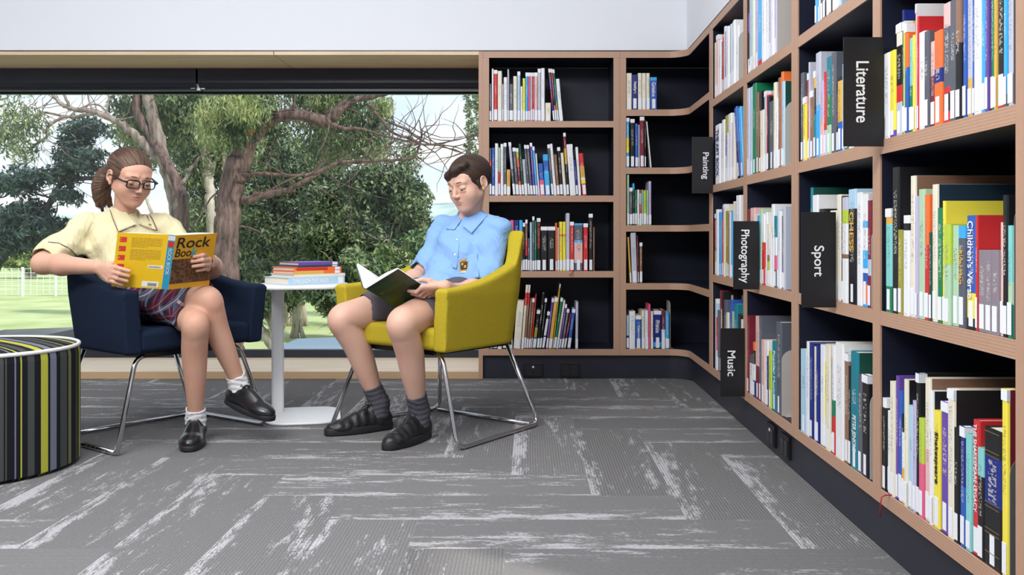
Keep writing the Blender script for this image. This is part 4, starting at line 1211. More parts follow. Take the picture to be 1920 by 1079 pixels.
# white mesh fence of the playing field
o = empty('fence', (-21, 43, ZG)); tag(o, 'white mesh fence along the far side of the grass', 'fence')
fm = mat('white_fence', (.72, .76, .78), .6); Yf = 43.0
xa, xb = (-520-FX)*Yf/F, (480-FX)*Yf/F; n = 16
for i in range(n+1):
    x = xa+(xb-xa)*i/n; m = MB(); m.box((x-.04, Yf-.04, ZG), (x+.04, Yf+.04, ZG+1.3)); adopt(m.build('post', fm), o)
m = MB()
for k in range(7): m.box((xa, Yf-.012, ZG+.08+k*.19), (xb, Yf+.012, ZG+.10+k*.19))
m2 = int((xb-xa)/.28)
for i in range(m2): m.box((xa+i*.28, Yf-.008, ZG+.05), (xa+i*.28+.018, Yf+.008, ZG+1.25))
adopt(m.build('mesh_panel', fm), o)
# parked cars just below the sill line
def car(px, Y, col, label):
    p = P(px, 440, Y); o = empty('car', (p.x, Y, ZG)); tag(o, label, 'car')
    prof = [(-2.1, .35), (-2.12, .75), (-1.75, .92), (-1.1, 1.0), (-.55, 1.38), (.6, 1.42), (1.35, 1.0), (2.0, .9), (2.15, .6), (2.1, .35)]
    M = Matrix(((1, 0, 0, 0), (0, 0, -1, .85), (0, 1, 0, 0), (0, 0, 0, 1)))
    m = MB(); m.prism(prof, 0, 1.7, M=M); m.build('body', mat('car_'+label.split()[0], col, .25, spec=.8), o, bevel=.05)
    m = MB(); M2 = Matrix(((1, 0, 0, 0), (0, 0, -1, .858), (0, 1, 0, 0), (0, 0, 0, 1)))
    m.prism([(-.95, 1.02), (-.5, 1.31), (.0, 1.34), (.0, 1.02)], 0, 1.716, M=M2); m.prism([(.08, 1.02), (.08, 1.34), (.52, 1.34), (1.05, 1.02)], 0, 1.716, M=M2); m.build('side_window', mat('car_glass', (.02, .03, .04), .1, spec=.9), o)
    for x in (-1.35, 1.3):
        for y in (-.86, .86):
            m = MB(); m.tube([(x, y-.1, .31), (x, y+.1, .31)], .31, 20); m.build('wheel', black, o)
car(612, 11.9, (.30, .40, .52), 'blue parked car seen low behind the side table')
car(25, 13.1, (.03, .03, .035), 'black parked car just showing above the striped ottoman')

bush(200, 505, 66, 70, 22, 3200, 'low yellow green hedge shrub behind the elbow of the girl', 3, 56, m=MATS['lime_leaves'], L=.5, Wd=.3, cat='shrub', name='shrub')
bush(460, 240, 33, 90, 110, 7000, 'gum crown showing through behind the sunlit leaves', 3, 57, m=lf_mid, L=.24, Wd=.07)

bush(-330, 480, 64, 170, 30, 6000, 'long hedge of yellow green shrubs left of the fence view', 5, 58, m=MATS['lime_leaves'], L=.5, Wd=.3, cat='shrub', name='shrub')
# ================================================================ striped ottoman
def ottoman():
    cx, cy, R_, Hh = -1.80, 3.115, .322, .392
    o = empty('ottoman', (cx, cy, 0)); tag(o, 'round ottoman in black, lime and grey stripes with white piping, at left edge', 'ottoman')
    cols = [('stripe_black', (.008, .009, .013)), ('stripe_lime', (.42, .42, .05)), ('stripe_slate', (.16, .17, .24)), ('stripe_olive', (.06, .065, .06)), ('stripe_cream', (.55, .55, .45)), ('stripe_dark_olive', (.16, .17, .08))]
    ms = [mat(n, c, .85, spec=.2, bump=.3, bscale=900) for n, c in cols]
    seq = [(0, 14), (3, 10), (0, 12), (1, 14), (0, 6), (2, 12), (0, 9), (3, 11), (0, 13), (1, 3), (0, 3), (3, 3), (0, 10), (2, 3), (0, 5), (1, 4), (0, 11), (5, 10), (0, 12)]
    def stripe(u):                                          # u in mm across the cloth
        u = (u*.62) % sum(w for _, w in seq)
        for c, w in seq:
            if u < w: return c
            u -= w
        return 0
    def ang_of(px):                                         # where the line of sight at this column meets the cloth
        d = Vector(((px-FX)/F, 1)).normalized(); p = Vector((-cx, -cy)); b_ = p.dot(d); q = b_*b_-(p.dot(p)-R_*R_)
        t = -b_-math.sqrt(max(q, 0)); h = p+d*t; return math.atan2(h.y, h.x)
    marks = [(137.5, 0), (133, 5), (129, 0), (125, 3), (114, 0), (107, 2), (95, 0), (91, 1), (76, 0), (64, 3), (51, 0), (42, 1), (38, 0), (31, 2), (26, 0), (13, 3), (9, 0), (7, 3)]
    edges = [(ang_of(a)*R_*1000, c) for a, c in marks]; top_mm, bot_mm = edges[0][0], ang_of(-6)*R_*1000
    def stripe_at(mm):
        if bot_mm <= mm <= top_mm:
            c = edges[0][1]
            for e0, k in edges:
                if mm <= e0: c = k
            return c
        return stripe((mm-top_mm) if mm > top_mm else (bot_mm-mm))
    N = 460; prof = [(.94, .001), (1, .012), (1.0, Hh-.03), (.992, Hh-.014), (.975, Hh-.006)]
    m = MB(); per = 2*math.pi*R_/N
    for i in range(N):
        a0, a1 = 2*math.pi*i/N, 2*math.pi*(i+1)/N; c = stripe_at(((a0+a1)/2 if a0 < math.pi else (a0+a1)/2-2*math.pi)*R_*1000)
        for j in range(len(prof)-1):
            (r0, z0), (r1, z1) = prof[j], prof[j+1]
            m.add([(R_*r0*math.cos(a0), R_*r0*math.sin(a0), z0), (R_*r0*math.cos(a1), R_*r0*math.sin(a1), z0), (R_*r1*math.cos(a1), R_*r1*math.sin(a1), z1), (R_*r1*math.cos(a0), R_*r1*math.sin(a0), z1)], [(0, 1, 2, 3)], c, True)
    m.add([(R_*.94*math.cos(2*math.pi*i/64), R_*.94*math.sin(2*math.pi*i/64), .001) for i in range(64)], [list(range(64))[::-1]], 0)
    me = m.build('side_cover', ms, o); 
    m = MB(); Rt = R_*.975; n = 200; ang = math.radians(-40)
    def pt(u, v):
        d = (u*u+v*v)/(Rt*Rt); z = Hh-.006+.012*(1-d*d)
        return (u*math.cos(ang)-v*math.sin(ang), u*math.sin(ang)+v*math.cos(ang), z)
    for i in range(n):
        v0, v1 = -Rt+2*Rt*i/n, -Rt+2*Rt*(i+1)/n; w0, w1 = math.sqrt(max(Rt*Rt-v0*v0, 0)), math.sqrt(max(Rt*Rt-v1*v1, 0)); K = 10
        for k in range(K):
            a, b = -1+2*k/K, -1+2*(k+1)/K
            m.add([pt(a*w0, v0), pt(b*w0, v0), pt(b*w1, v1), pt(a*w1, v1)], [(0, 1, 2, 3)], stripe_at((ang+math.asin(max(-1, min(1, (v0+v1)/2/Rt))))*R_*1000), True)
    m.build('top_cover', ms, o)
    m = MB(); m.tube([(R_*.985*math.cos(2*math.pi*i/96), R_*.985*math.sin(2*math.pi*i/96), Hh-.006) for i in range(96)], .0065, 8, closed=True); m.build('piping', mat('white_piping', (.7, .7, .68), .6), o)
    # zip tab at the foot
ottoman()
# ================================================================ tub chairs
def fabric(name, col, sp, amt):
    def f(t, b, c):
        n = t.nodes.new('ShaderNodeTexNoise'); n.inputs['Scale'].default_value = 230; n.inputs['Detail'].default_value = 3; t.links.new(c.outputs['Object'], n.inputs[0])
        r = t.nodes.new('ShaderNodeMapRange'); r.inputs[1].default_value = .60; r.inputs[2].default_value = .70; t.links.new(n.outputs[0], r.inputs[0])
        m = t.nodes.new('ShaderNodeMixRGB'); t.links.new(math_node(t, 'MULTIPLY', r.outputs[0], amt), m.inputs[0]); m.inputs[1].default_value = (*col, 1); m.inputs[2].default_value = (*sp, 1)
        t.links.new(m.outputs[0], b.inputs['Base Color']); n2 = t.nodes.new('ShaderNodeTexNoise'); n2.inputs['Scale'].default_value = 700; t.links.new(c.outputs['Object'], n2.inputs[0])
        bp_ = t.nodes.new('ShaderNodeBump'); bp_.inputs['Strength'].default_value = .4; bp_.inputs['Distance'].default_value = .002; t.links.new(n2.outputs[0], bp_.inputs['Height']); t.links.new(bp_.outputs[0], b.inputs['Normal'])
    return mat(name, col, .95, spec=.06, build=f)
felt_y = fabric('yellow_felt', (.47, .365, .030), (.20, .12, .01), .5)
wool_n = fabric('navy_wool', (.012, .020, .041), (.020, .031, .060), .3)
def tub_chair(origin, fwd, label, fm_, rf, rr_, w=.60):
    """origin: floor point midway between the front feet; fwd: the way it faces. local x = sitter's left, local -y = forward"""
    fwd = Vector((fwd[0], fwd[1], 0)).normalized(); left = Vector((-fwd.y, fwd.x, 0)); rz = math.atan2(left.y, left.x)
    o = empty('tub_chair', (origin[0], origin[1], 0), rz); tag(o, label, 'armchair', 'upholstered tub chairs on chrome sled legs')
    # local axes: x = left, y = -fwd (back), z up
    hw = w/2-.032; th = .030; zb = .335; rc = .12
    def back_y(Z): return .47+(Z-.45)*.13
    f = Field((-w/2-.03, -.06, .30), (w/2+.03, .62, .83), .0055)
    def shell(X, Y_, Z):
        yb = back_y(Z); x = np.abs(X)+0*Y_+0*Z; tz = (Z-zb)/.4; hwz = hw-.018*(1-np.clip((Z-zb)/.2, 0, 1))-.03*np.clip(Y_/.45, 0, 1)
        # distance to a U: straight arms, rounded corners, straight back
        qx = x-(hwz-rc); qy = Y_-(yb-rc)+0*X
        d = np.where((qx > 0) & (qy > 0), np.abs(np.sqrt(qx*qx+qy*qy)-rc), np.where(qy <= 0, np.abs(x-hwz), np.abs(Y_-yb)+0*x))
        d = d-th
        front = -(Y_+.012+(Z-.45)*.05)+0*X; d = np.maximum(d, front)
        yr = np.clip(Y_/.40, 0, 1.3); top = .560+.085*yr*yr
        rise = np.clip((Y_-.385)/.085, 0, 1); top = top+(.765-top)*(rise*rise*(3-2*rise))
        kk = .018; a = d; b = Z-top+0*X
        hh = np.clip(.5-.5*(a-b)/kk, 0, 1); d = a*(1-hh)+b*hh+kk*hh*(1-hh)
        b = zb-Z+0*X+0*Y_; hh = np.clip(.5-.5*(d-b)/.012, 0, 1); return d*(1-hh)+b*hh+.012*hh*(1-hh)
    f.apply(shell, (-1, -1, 0), (1, 1, 1), .001); co, q = f.nets(); np_mesh('shell', co, q, fm_, o)
    f = Field((-w/2, -.08, .30), (w/2, .50, .47), .0055)
    def seat(X, Y_, Z):
        x = np.abs(X)-(hw-.036); yy = np.abs(Y_-.205)-.215; top = .425-.010*((X/.25)**2)-.012*np.clip((Y_-.1)/.3, 0, 1); z = np.abs(Z-(top+.338)/2)-(top-.338)/2
        r = .022; qx, qy, qz = x+r, yy+r, z+r
        return np.sqrt(np.maximum(qx, 0)**2+np.maximum(qy, 0)**2+np.maximum(qz, 0)**2)+np.minimum(np.maximum(qx, np.maximum(qy, qz)), 0)-r
    f.apply(seat, (-1, -1, 0), (1, 1, 1), .001); co, q = f.nets(); np_mesh('seat', co, q, fm_, o)
    # chrome sled frame
    r = .0085; ft = .0095
    fx, fy0, rx, ry = rf[0], rf[1], rr_[0], rr_[1]
    top = [(-.215, .045, .325), (.215, .045, .325)]
    m = MB(); m.tube(fillet([(-fx, fy0, ft), top[0], top[1], (fx, fy0, ft), (rx, ry, ft), (.18, .44, .33)], .045), r, 10); m.build('sled_frame', chrome, o)
    m = MB(); m.tube(fillet([(-fx, fy0+.012, ft), (-rx, ry, ft), (-.18, .44, .33)], .045), r, 10); m.build('rear_leg', chrome, o)
    m = MB(); m.tube([(-rx+.02, ry-.03, ft), (rx-.02, ry-.03, ft)], r*.9, 10); m.build('cross_bar', chrome, o)
    m = MB(); m.box((-.19, .03, .318), (.19, .46, .334)); m.build('base_plate', black, o)
    return o
yc = (-.504, 3.541); tub_chair(yc, (-.63, -.777), 'yellow felt tub chair the boy sits in, on chrome sled legs', felt_y, (.334, 0), (.27, .53))
nc = (-1.205, 3.512); tub_chair(nc, (.803, -.595), 'dark navy tub chair the girl sits in, on chrome sled legs', wool_n, (.312, 0), (.30, .47))
# ================================================================ white side table
tw_ = mat('white_powder_coat', (.80, .80, .82), .35)
A = math.radians(12); o = empty('side_table', (-.925, 3.965, 0), A); tag(o, 'white side table with rounded top and offset post, between the two chairs', 'side table')
m = MB(); m.prism(rrect(.365, .33, .10, 8), .531, .547); m.build('tabletop', tw_, o, bevel=.006)
m = MB(); m.prism(rrect(.05, .036, .012, 5, -.105, .075), .0102, .5308); m.build('post', tw_, o)
m = MB(); m.prism(rrect(.30, .36, .09, 8, 0, .0), .001, .010); m.build('base', tw_, o, bevel=.003)
# stacked books
def flat_book(loc, rz, L, Wd, t, col, label, title=None, endc=None, bandc=None):
    o = empty('book', loc, rz); tag(o, label, 'book', 'books stacked on the white side table')
    # spine along local x at y=0 facing -y, pages open on -x and +x ends
    q = .0018; m = MB(); mats = [cover_mat_plain(col)]
    m.box((0, 0, 0), (L, q, t)); m.box((0, q, 0), (L, Wd, q)); m.box((0, q, t-q), (L, Wd, t)); m.build('cover', mats, o)
    m = MB(); m.box((.004, q+.0002, q+.0002), (L-.004, Wd-.004, t-q-.0002)); m.build('pages', paper, o)
    if bandc:
        m = MB(); m.box((L*bandc[1], -.0006, .0004), (L*bandc[2], -.0001, t-.0004)); m.build('spine_band', plain_mat(bandc[0]), o)
    if title: text('title', title[0], frame(Vector((L*title[1], -.0007, t*.2)), (1, 0, 0), (0, 0, 1)), L*(title[2]-title[1]), t*.6, plain_mat(title[3]), o, depth=.0004, bold=.01)
    m = MB(); m.box((L-.032, -.0009, .001), (L-.008, -.0007+.0002, t-.001)); m.build('spine_label', sticker, o)
def cover_mat_plain(c): return plain_mat(c)
rz = math.radians(44); zt = .5474; base = P(541, 531, 3.835)
dx = Vector((math.cos(rz), math.sin(rz), 0)); 
specs = [(.262, .20, .0295, 'b', 0, 0, ('THROUGH THE AGES', .06, .70, 'W'), None, 'pale blue book lettered THROUGH THE AGES, bottom of the table stack'),
 (.240, .19, .0125, 'C', .026, .002, None, None, 'cream book second from the bottom of the table stack'),
 (.222, .175, .0135, 'O', .026, .003, None, ('o', .0, .62), 'orange book third from the bottom of the table stack'),
 (.222, .175, .0135, 'O', .028, .006, None, ('R', .05, .7), 'orange and red book just below the green one on the table'),
 (.190, .16, .0070, 'D', .050, .010, None, None, 'thin dark green book under the purple one on the table'),
 (.190, .16, .0125, 'V', .052, .012, None, None, 'purple book on top of the table stack')]
z = zt
for L, Wd, t, c, sx, sy, ti, bd, lab in specs:
    p = Vector((base.x, base.y, 0))+dx*sx+Vector((-math.sin(rz), math.cos(rz), 0))*sy
    flat_book((p.x, p.y, z), rz, L, Wd, t, c, lab, ti, None, bd); z += t+.0003
# ================================================================ people
V = lambda *a: np.array(a, float)
def nrm(v): v = np.array(v, float); return v/np.linalg.norm(v)
def skin_m(name, col):
    def f(t, b, c):
        n = t.nodes.new('ShaderNodeTexNoise'); n.inputs['Scale'].default_value = 14; n.inputs['Detail'].default_value = 4; t.links.new(c.outputs['Object'], n.inputs[0])
        m = t.nodes.new('ShaderNodeMixRGB'); r = t.nodes.new('ShaderNodeMapRange'); r.inputs[1].default_value = .4; r.inputs[2].default_value = .7; t.links.new(n.outputs[0], r.inputs[0])
        t.links.new(r.outputs[0], m.inputs[0]); m.inputs[1].default_value = (*col, 1); m.inputs[2].default_value = (col[0]*1.0, col[1]*.91, col[2]*.90, 1)
        t.links.new(m.outputs[0], b.inputs['Base Color'])
    return mat(name, col, .48, spec=.35, build=f, **{'Subsurface Weight': .07, 'Subsurface Radius': (.012, .005, .003), 'Subsurface Scale': .6})
lipm = mat('lips', (.50, .22, .19), .4); browm = mat('eyebrow_hair', (.10, .055, .038), .8); lashm = mat('eyelash_hair', (.03, .018, .014), .8); eyew = mat('eye_white', (.62, .60, .58), .2); irism = mat('iris', (.035, .025, .02), .15)
def hair_m(name, c1, c2, sc):
    def f(t, b, c):
        at = t.nodes.new('ShaderNodeAttribute'); at.attribute_name = 'strand'; mp = t.nodes.new('ShaderNodeMapping'); mp.inputs['Scale'].default_value = sc; t.links.new(at.outputs['Vector'], mp.inputs[0])
        n = t.nodes.new('ShaderNodeTexNoise'); n.inputs['Scale'].default_value = 1; n.inputs['Detail'].default_value = 5; n.inputs['Roughness'].default_value = .6; t.links.new(mp.outputs[0], n.inputs[0])
        r = t.nodes.new('ShaderNodeValToRGB'); r.color_ramp.elements[0].color = (*c1, 1); r.color_ramp.elements[1].color = (*c2, 1); r.color_ramp.elements[0].position = .38; r.color_ramp.elements[1].position = .66
        t.links.new(n.outputs[0], r.inputs[0]); t.links.new(r.outputs[0], b.inputs['Base Color'])
        bp_ = t.nodes.new('ShaderNodeBump'); bp_.inputs['Strength'].default_value = .7; bp_.inputs['Distance'].default_value = .004; t.links.new(n.outputs[0], bp_.inputs['Height']); t.links.new(bp_.outputs[0], b.inputs['Normal'])
    return mat(name, c1, .5, spec=.35, build=f)
def strand_attr(o, h, side=False):
    me = o.data; n = len(me.vertices); co = np.empty(n*3); me.vertices.foreach_get('co', co); q = (co.reshape(-1, 3)-h.c)@h.R.T
    a, b, w = q[:, 0], q[:, 1], q[:, 2]
    if side: st = np.stack([np.arctan2(b+.3*a, w+.02), a*9, np.zeros(n)], 1)
    else:
        an = np.arctan2(a, w+.02); tail = b < -.088; st = np.stack([np.where(tail, a*16+b*9, an), np.where(tail, w*9, b*9), tail*7.0], 1)
    at = me.attributes.new('strand', 'FLOAT_VECTOR', 'POINT'); at.data.foreach_set('vector', st.astype(np.float32).ravel())
class Head:
    def __init__(s, c, yaw, pitch, roll=0, sc=1.0):
        "yaw: facing direction in plan (degrees from -Y towards +X); pitch down"
        y, p = math.radians(yaw), math.radians(pitch)
        F0 = V(math.sin(y), -math.cos(y), 0); L0 = V(math.cos(y), math.sin(y), 0)
        s.F = F0*math.cos(p)-V(0, 0, 1)*math.sin(p); s.U = F0*math.sin(p)+V(0, 0, 1)*math.cos(p); s.L = L0
        if roll:
            r = math.radians(roll); s.L, s.U = s.L*math.cos(r)+s.U*math.sin(r), s.U*math.cos(r)-s.L*math.sin(r)
        s.c = V(*c); s.R = np.stack([s.L, s.F, s.U]); s.s = sc
    def p(s, x, y, z): return s.c+s.s*(x*s.L+y*s.F+z*s.U)
    def M(s, x, y, z):
        o = s.p(x, y, z); M = Matrix.Identity(4)
        for i in range(3): M[i][0], M[i][1], M[i][2], M[i][3] = s.L[i], s.F[i], s.U[i], o[i]
        return M
def build_head(f, h, male):
    s = h.s; R = h.R
    E = lambda c, r, k=.012, op='add', cut=None: f.ell(h.p(*c), V(*r)*s, R, k*s, op, cut)
    Cp = lambda a, b, ra, rb=None, k=.012, op='add': f.cap(h.p(*a), h.p(*b), ra*s, (rb or ra)*s, k*s, op)
    E((0, -.018, .030), (.0715, .092, .078)); E((0, .028, .034), (.060, .050, .048), .02)
    E((0, .026, -.020), (.057, .053, .062), .02)
    for q in (-1, 1):
        Cp((q*.047, .000, -.038), (q*.021, .050, -.080), .018, .015, .024)
        E((q*.034, .047, -.030), (.027, .025, .029), .024)
        Cp((q*.014, .077, .024), (q*.042, .065, .023), .0060, .005, .016)
    E((0, .050, -.056), (.033, .030, .032), .022); E((0, .0635, -.0855), (.018, .014, .013), .018)
    for q in (-1, 1):
        E((q*.031, .0985, .002), (.015, .018, .011), .014, 'sub')
    Cp((0, .078, .010), (0, .0945, -.025), .0060, .0082, .010); 
    for q in (-1, 1): E((q*.0105, .0875, -.0290), (.0062, .008, .0055), .006)
    for q in (-1, 1):
        c = (q*.031, .0655, .002); zc = -.0035
        E(c, (.0155, .0150, .0125), .003, 'add', (-1, zc*s))           # lowered upper lid
        Cp((q*.031-.010, .0755, -.0098), (q*.031+.010, .0755, -.0098), .0034, .0034, .008)
    # mouth
    Cp((-.017, .0765, -.0545), (.017, .0765, -.0545), .0014, .0014, .003, 'sub')
    E((0, .0785, -.0500), (.017, .0066, .0040), .005); E((0, .0775, -.0592), (.015, .0070, .0052), .005)
    if not male: E((0, .087, -.0548), (.009, .010, .0022), .002, 'sub')
    E((0, .084, -.0420), (.0032, .004, .006), .004, 'sub')
    # ears
    for q in (-1, 1):
        E((q*.0750, -.006, -.003), (.0050, .0150, .0255), .005)
        ring = [(q*(.0765+.0045*(.5-.5*math.cos(a))), -.0055+.0145*math.cos(a), .000+.0245*math.sin(a)*(1.0 if math.sin(a) > 0 else .8)) for a in np.linspace(-.35, 4.25, 15)]
        for a, b in zip(ring[:-1], ring[1:]): Cp(a, b, .0030, .0030, .0022)
        E((q*.0755, .001, -.0235), (.0045, .0065, .0075), .005)
        E((q*.0835, -.004, -.002), (.0058, .0085, .0140), .003, 'sub'); Cp((q*.0785, .005, .002), (q*.0785, .003, -.006), .0030, .0030, .003)
        continue
        pts = [(q*.071, .006, -.025), (q*.074, .008, -.008), (q*.077, .004, .010), (q*.080, -.007, .018), (q*.082, -.017, .010), (q*.080, -.018, -.008), (q*.075, -.007, -.025), (q*.072, -.001, -.032)]
        E((q*.0745, -.006, -.004), (.0055, .015, .024), .006)
        for a, b in zip(pts[:-1], pts[1:]): Cp(a, b, .0036, .0036, .005)
        E((q*.0825, -.004, -.004), (.005, .008, .013), .004, 'sub')
def face_parts(h, root, fld):
    s = h.s
    for q in (-1, 1):
        m = MB(); m.ball((0, 0, 0), (.0128*s,)*3, None, 20, 14); o = m.build('eye', eyew, None, smooth=True); o.location = h.p(q*.031, .0655, .000); adopt(o, root)
        pc = h.p(q*.031, .0655+.0102, -.0066)
        m = MB(); m.ball((0, 0, 0), (.0048*s, .0030*s, .0048*s), Matrix(h.R.T.tolist()), 14, 8); i = m.build('iris', irism, None, smooth=True); i.location = pc; adopt(i, root); 
        m = MB(); pts = [h.p(q*.031+.0145*math.sin(a), .0655+.0150*math.cos(a), -.0040-.0016*math.cos(a)) for a in np.linspace(-1.15, 1.15, 9)]
        m.tube(pts, [.0005*s+.0009*s*math.cos(a) for a in np.linspace(-1.15, 1.15, 9)], 6); adopt(m.build('eyelashes', lashm), root)
        m = MB(); pts = [h.p(q*(.013+.035*t), .0850-.020*t*t-.001, .0250+.0042*math.sin(t*2.4)-.0062*t) for t in np.linspace(0, 1, 8)]
        m.tube(pts, [.0009*s+.0012*s*math.sin(min(t*3.2+.5, 3.0)) for t in np.linspace(0, 1, 8)], 7); adopt(m.build('eyebrow', browm), root)
    f = Field(h.p(0, .07, -.055)-.03, h.p(0, .07, -.055)+.03, .0011)
    R = h.R
    f.spline(snap(fld, [h.p(*q) for q in ((-.0200, .082, -.0535), (-.014, .083, -.0512), (-.005, .085, -.0495), (0, .0858, -.0503), (.005, .085, -.0495), (.014, .083, -.0512), (.0200, .082, -.0535))], -.0006), V(.0010, .0020, .0027, .0025, .0027, .0020, .0010)*s, .0015); f.spline(snap(fld, [h.p(*q) for q in ((-.0190, .082, -.0548), (-.012, .083, -.0575), (0, .084, -.0592), (.012, .083, -.0575), (.0190, .082, -.0548))], -.0008), V(.0009, .0025, .0032, .0025, .0009)*s, .0008)
    adopt(f.mesh('lips', lipm), root)
def body_mesh(name, fields, m, root):
    cs = []; qs = []; b = 0
    for f in fields:
        co, q = f.nets(); cs.append(co); qs.append(q+b); b += len(co)
    o = np_mesh(name, np.concatenate(cs), np.concatenate(qs), m); adopt(o, root); return o
def hand(f, wrist, fore, across, knuckles, tips, bend, thumb, rs=1.0):
    """wrist point, forearm direction, across: index->little, knuckles: list of 4, tips: list of 4, bend: offset of middle joints, thumb: 3 points"""
    for k, kn in enumerate(knuckles): f.cap(wrist+across*(.016*(k/3-.5)), kn, .0125*rs, .0095*rs, .010)
    for k in range(3): f.cap(knuckles[k], knuckles[k+1], .0092*rs, .0092*rs, .006)
    for k, (kn, tp) in enumerate(zip(knuckles, tips)):
        r = (.0078, .0080, .0077, .0068)[k]*rs; m1 = kn*.55+tp*.45+bend*(1.0, 1.1, 1.0, .8)[k]
        f.cap(kn, m1, r*1.08, r, .003); f.cap(m1, tp, r, r*.82, .002)
    f.cap(wrist, thumb[0], .012*rs, .0105*rs, .010); f.cap(thumb[0], thumb[1], .0105*rs, .0088*rs, .004); f.cap(thumb[1], thumb[2], .0088*rs, .0072*rs, .002)
def person(loc, label):
    o = empty('person', loc); tag(o, label, 'person'); return o
def spt(a, b, t): return np.array(a)*(1-t)+np.array(b)*t
def shoe(heel, tdir, L, root, girl, up=V(0, 0, 1)):
    "heel: point of the sole under the back of the heel"
    t = nrm(tdir); lt = nrm(np.cross(up, t)); u = np.cross(t, lt); p = lambda x, y, z: heel+x*lt+y*t+z*u
    R = np.stack([lt, t, u]); k = L/.25
    f = Field(p(0, L*.45, .05)-.17, p(0, L*.45, .05)+.17, .0028)
    f.ell(p(0, .045*k, .040), V(.034, .046*k, .045), R, .01); f.ell(p(0, .105*k, .040), V(.034, .07*k, .040), R, .02)
    f.ell(p(0, .175*k, .024), V(.042, .072*k, .032), R, .02); f.cap(p(0, .052*k, .045), p(0, .050*k, .092 if not girl else .068), .036, .035, .012)
    f.cap(p(0, .085*k, .080), p(0, .15*k, .048), .017, .014, .018)
    f.plane(p(0, 0, .016), -u, .004); f.plane(p(0, .05, .094 if not girl else .070), u+.25*t*(-1 if girl else -.4), .006)
    f.cap(p(0, .052*k, .075), p(0, .050*k, .125), .027, .028, .004, 'sub')
    if not girl:
        f.disp(lambda x, y, z: .0012*np.sin(((x-heel[0])*t[0]+(y-heel[1])*t[1])*190)*(((z-heel[2]) > .03)))
    up_ = adopt(f.mesh('shoe_upper', shoe_l if girl else shoe_s), root)
    out = []
    for i in range(36):
        a = 2*math.pi*i/36; yy = .5-.5*math.cos(a); w = (.034+.010*math.sin(yy*2.6)**2)*(abs(math.sin(a))**.62)
        if yy > .85: w *= 1.05
        out.append((math.copysign(w, math.sin(a)) if abs(math.sin(a)) > 1e-6 else 0, yy*L*1.01-.002))
    M = Matrix.Identity(4)
    for i in range(3): M[i][0], M[i][1], M[i][2], M[i][3] = lt[i], t[i], u[i], heel[i]
    hgt = .020 if girl else .027
    m = MB(); m.prism(out, .001, hgt, M=M, sm=True); so = adopt(m.build('shoe_sole', sole_m, bevel=.003), root)
    m = MB()
    for i in range(5):
        q = i/4; y0 = (.088+.052*q)*k; z0 = .098-.036*q if not girl else .090-.030*q; w = .017
        m.tube([p(-w, y0, z0-.012), p(-w*.5, y0+.003, z0-.001), p(w*.5, y0-.002, z0-.001), p(w, y0+.004, z0-.012)], .0021, 6)
        m.tube([p(-w, y0+.004, z0-.012), p(0, y0+.001, z0+.0005), p(w, y0-.004, z0-.012)], .0019, 6)
    for q in (-1, 1):
        m.tube([p(0, .086*k, z0+.036 if False else (.100 if not girl else .092)), p(q*.016, .080*k, .112 if not girl else .098), p(q*.026, .090*k, .104 if not girl else .090), p(q*.012, .096*k, .098 if not girl else .088), p(0, .088*k, .100 if not girl else .091)], .0018, 6)
        m.tube([p(0, .088*k, .100 if not girl else .091), p(q*.018, .104*k, .090 if not girl else .082), p(q*.030, .112*k, .070 if not girl else .064)], .0017, 6)
    adopt(m.build('laces', lace_m), root)
shoe_l = mat('black_leather', (.010, .010, .012), .28, spec=.6); shoe_s = mat('black_sneaker_leather', (.011, .011, .013), .42, spec=.5, bump=.5, bscale=120)
sole_m = mat('black_rubber', (.014, .014, .016), .6); lace_m = mat('black_laces', (.006, .006, .008), .8)
def cloth(name, col, bump=.25, bs=900, rough=.85, wr=.32, **kw):
    def f(t, b, c):
        n1 = t.nodes.new('ShaderNodeTexNoise'); n1.inputs['Scale'].default_value = bs; t.links.new(c.outputs['Object'], n1.inputs[0])
        mp = t.nodes.new('ShaderNodeMapping'); mp.inputs['Rotation'].default_value = (.5, .3, .4); mp.inputs['Scale'].default_value = (11, 16, 7); t.links.new(c.outputs['Object'], mp.inputs[0])
        n2 = t.nodes.new('ShaderNodeTexNoise'); n2.inputs['Scale'].default_value = 1; n2.inputs['Detail'].default_value = 2.5; n2.inputs['Distortion'].default_value = 1.6; t.links.new(mp.outputs[0], n2.inputs[0])
        r = math_node(t, 'ABSOLUTE', math_node(t, 'SUBTRACT', n2.outputs[0], .5))
        b1 = t.nodes.new('ShaderNodeBump'); b1.inputs['Strength'].default_value = wr; b1.inputs['Distance'].default_value = .03; t.links.new(r, b1.inputs['Height'])
        b2 = t.nodes.new('ShaderNodeBump'); b2.inputs['Strength'].default_value = bump; b2.inputs['Distance'].default_value = .002; t.links.new(n1.outputs[0], b2.inputs['Height']); t.links.new(b1.outputs[0], b2.inputs['Normal']); t.links.new(b2.outputs[0], b.inputs['Normal'])
    return mat(name, col, rough, spec=.2, build=f, **kw)
def folds(amp, dirs, freq, seed=0):
    r = np.random.default_rng(seed); ph = r.random(len(dirs))*6
    def fn(x, y, z):
        d = 0
        for (a, b, c), fr, p in zip(dirs, freq, ph):
            w = np.sin((x*a+y*b+z*c)*fr+p+1.3*np.sin(x*23+z*17+p)); d = d+amp*np.sign(w)*np.abs(w)**1.5
        return d
    return fn
def ribbon(pts, w, n, t, m, name, root, nd=None):
    "thin strip through points, width along vector list"
    mb = MB()
    mb.tube(pts, w, 6); return adopt(mb.build(name, m), root)
def surf_tube(name, pts, r, m, root, closed=False, n=6):
    mb = MB(); mb.tube(pts, r, n, closed=closed); return adopt(mb.build(name, m), root)
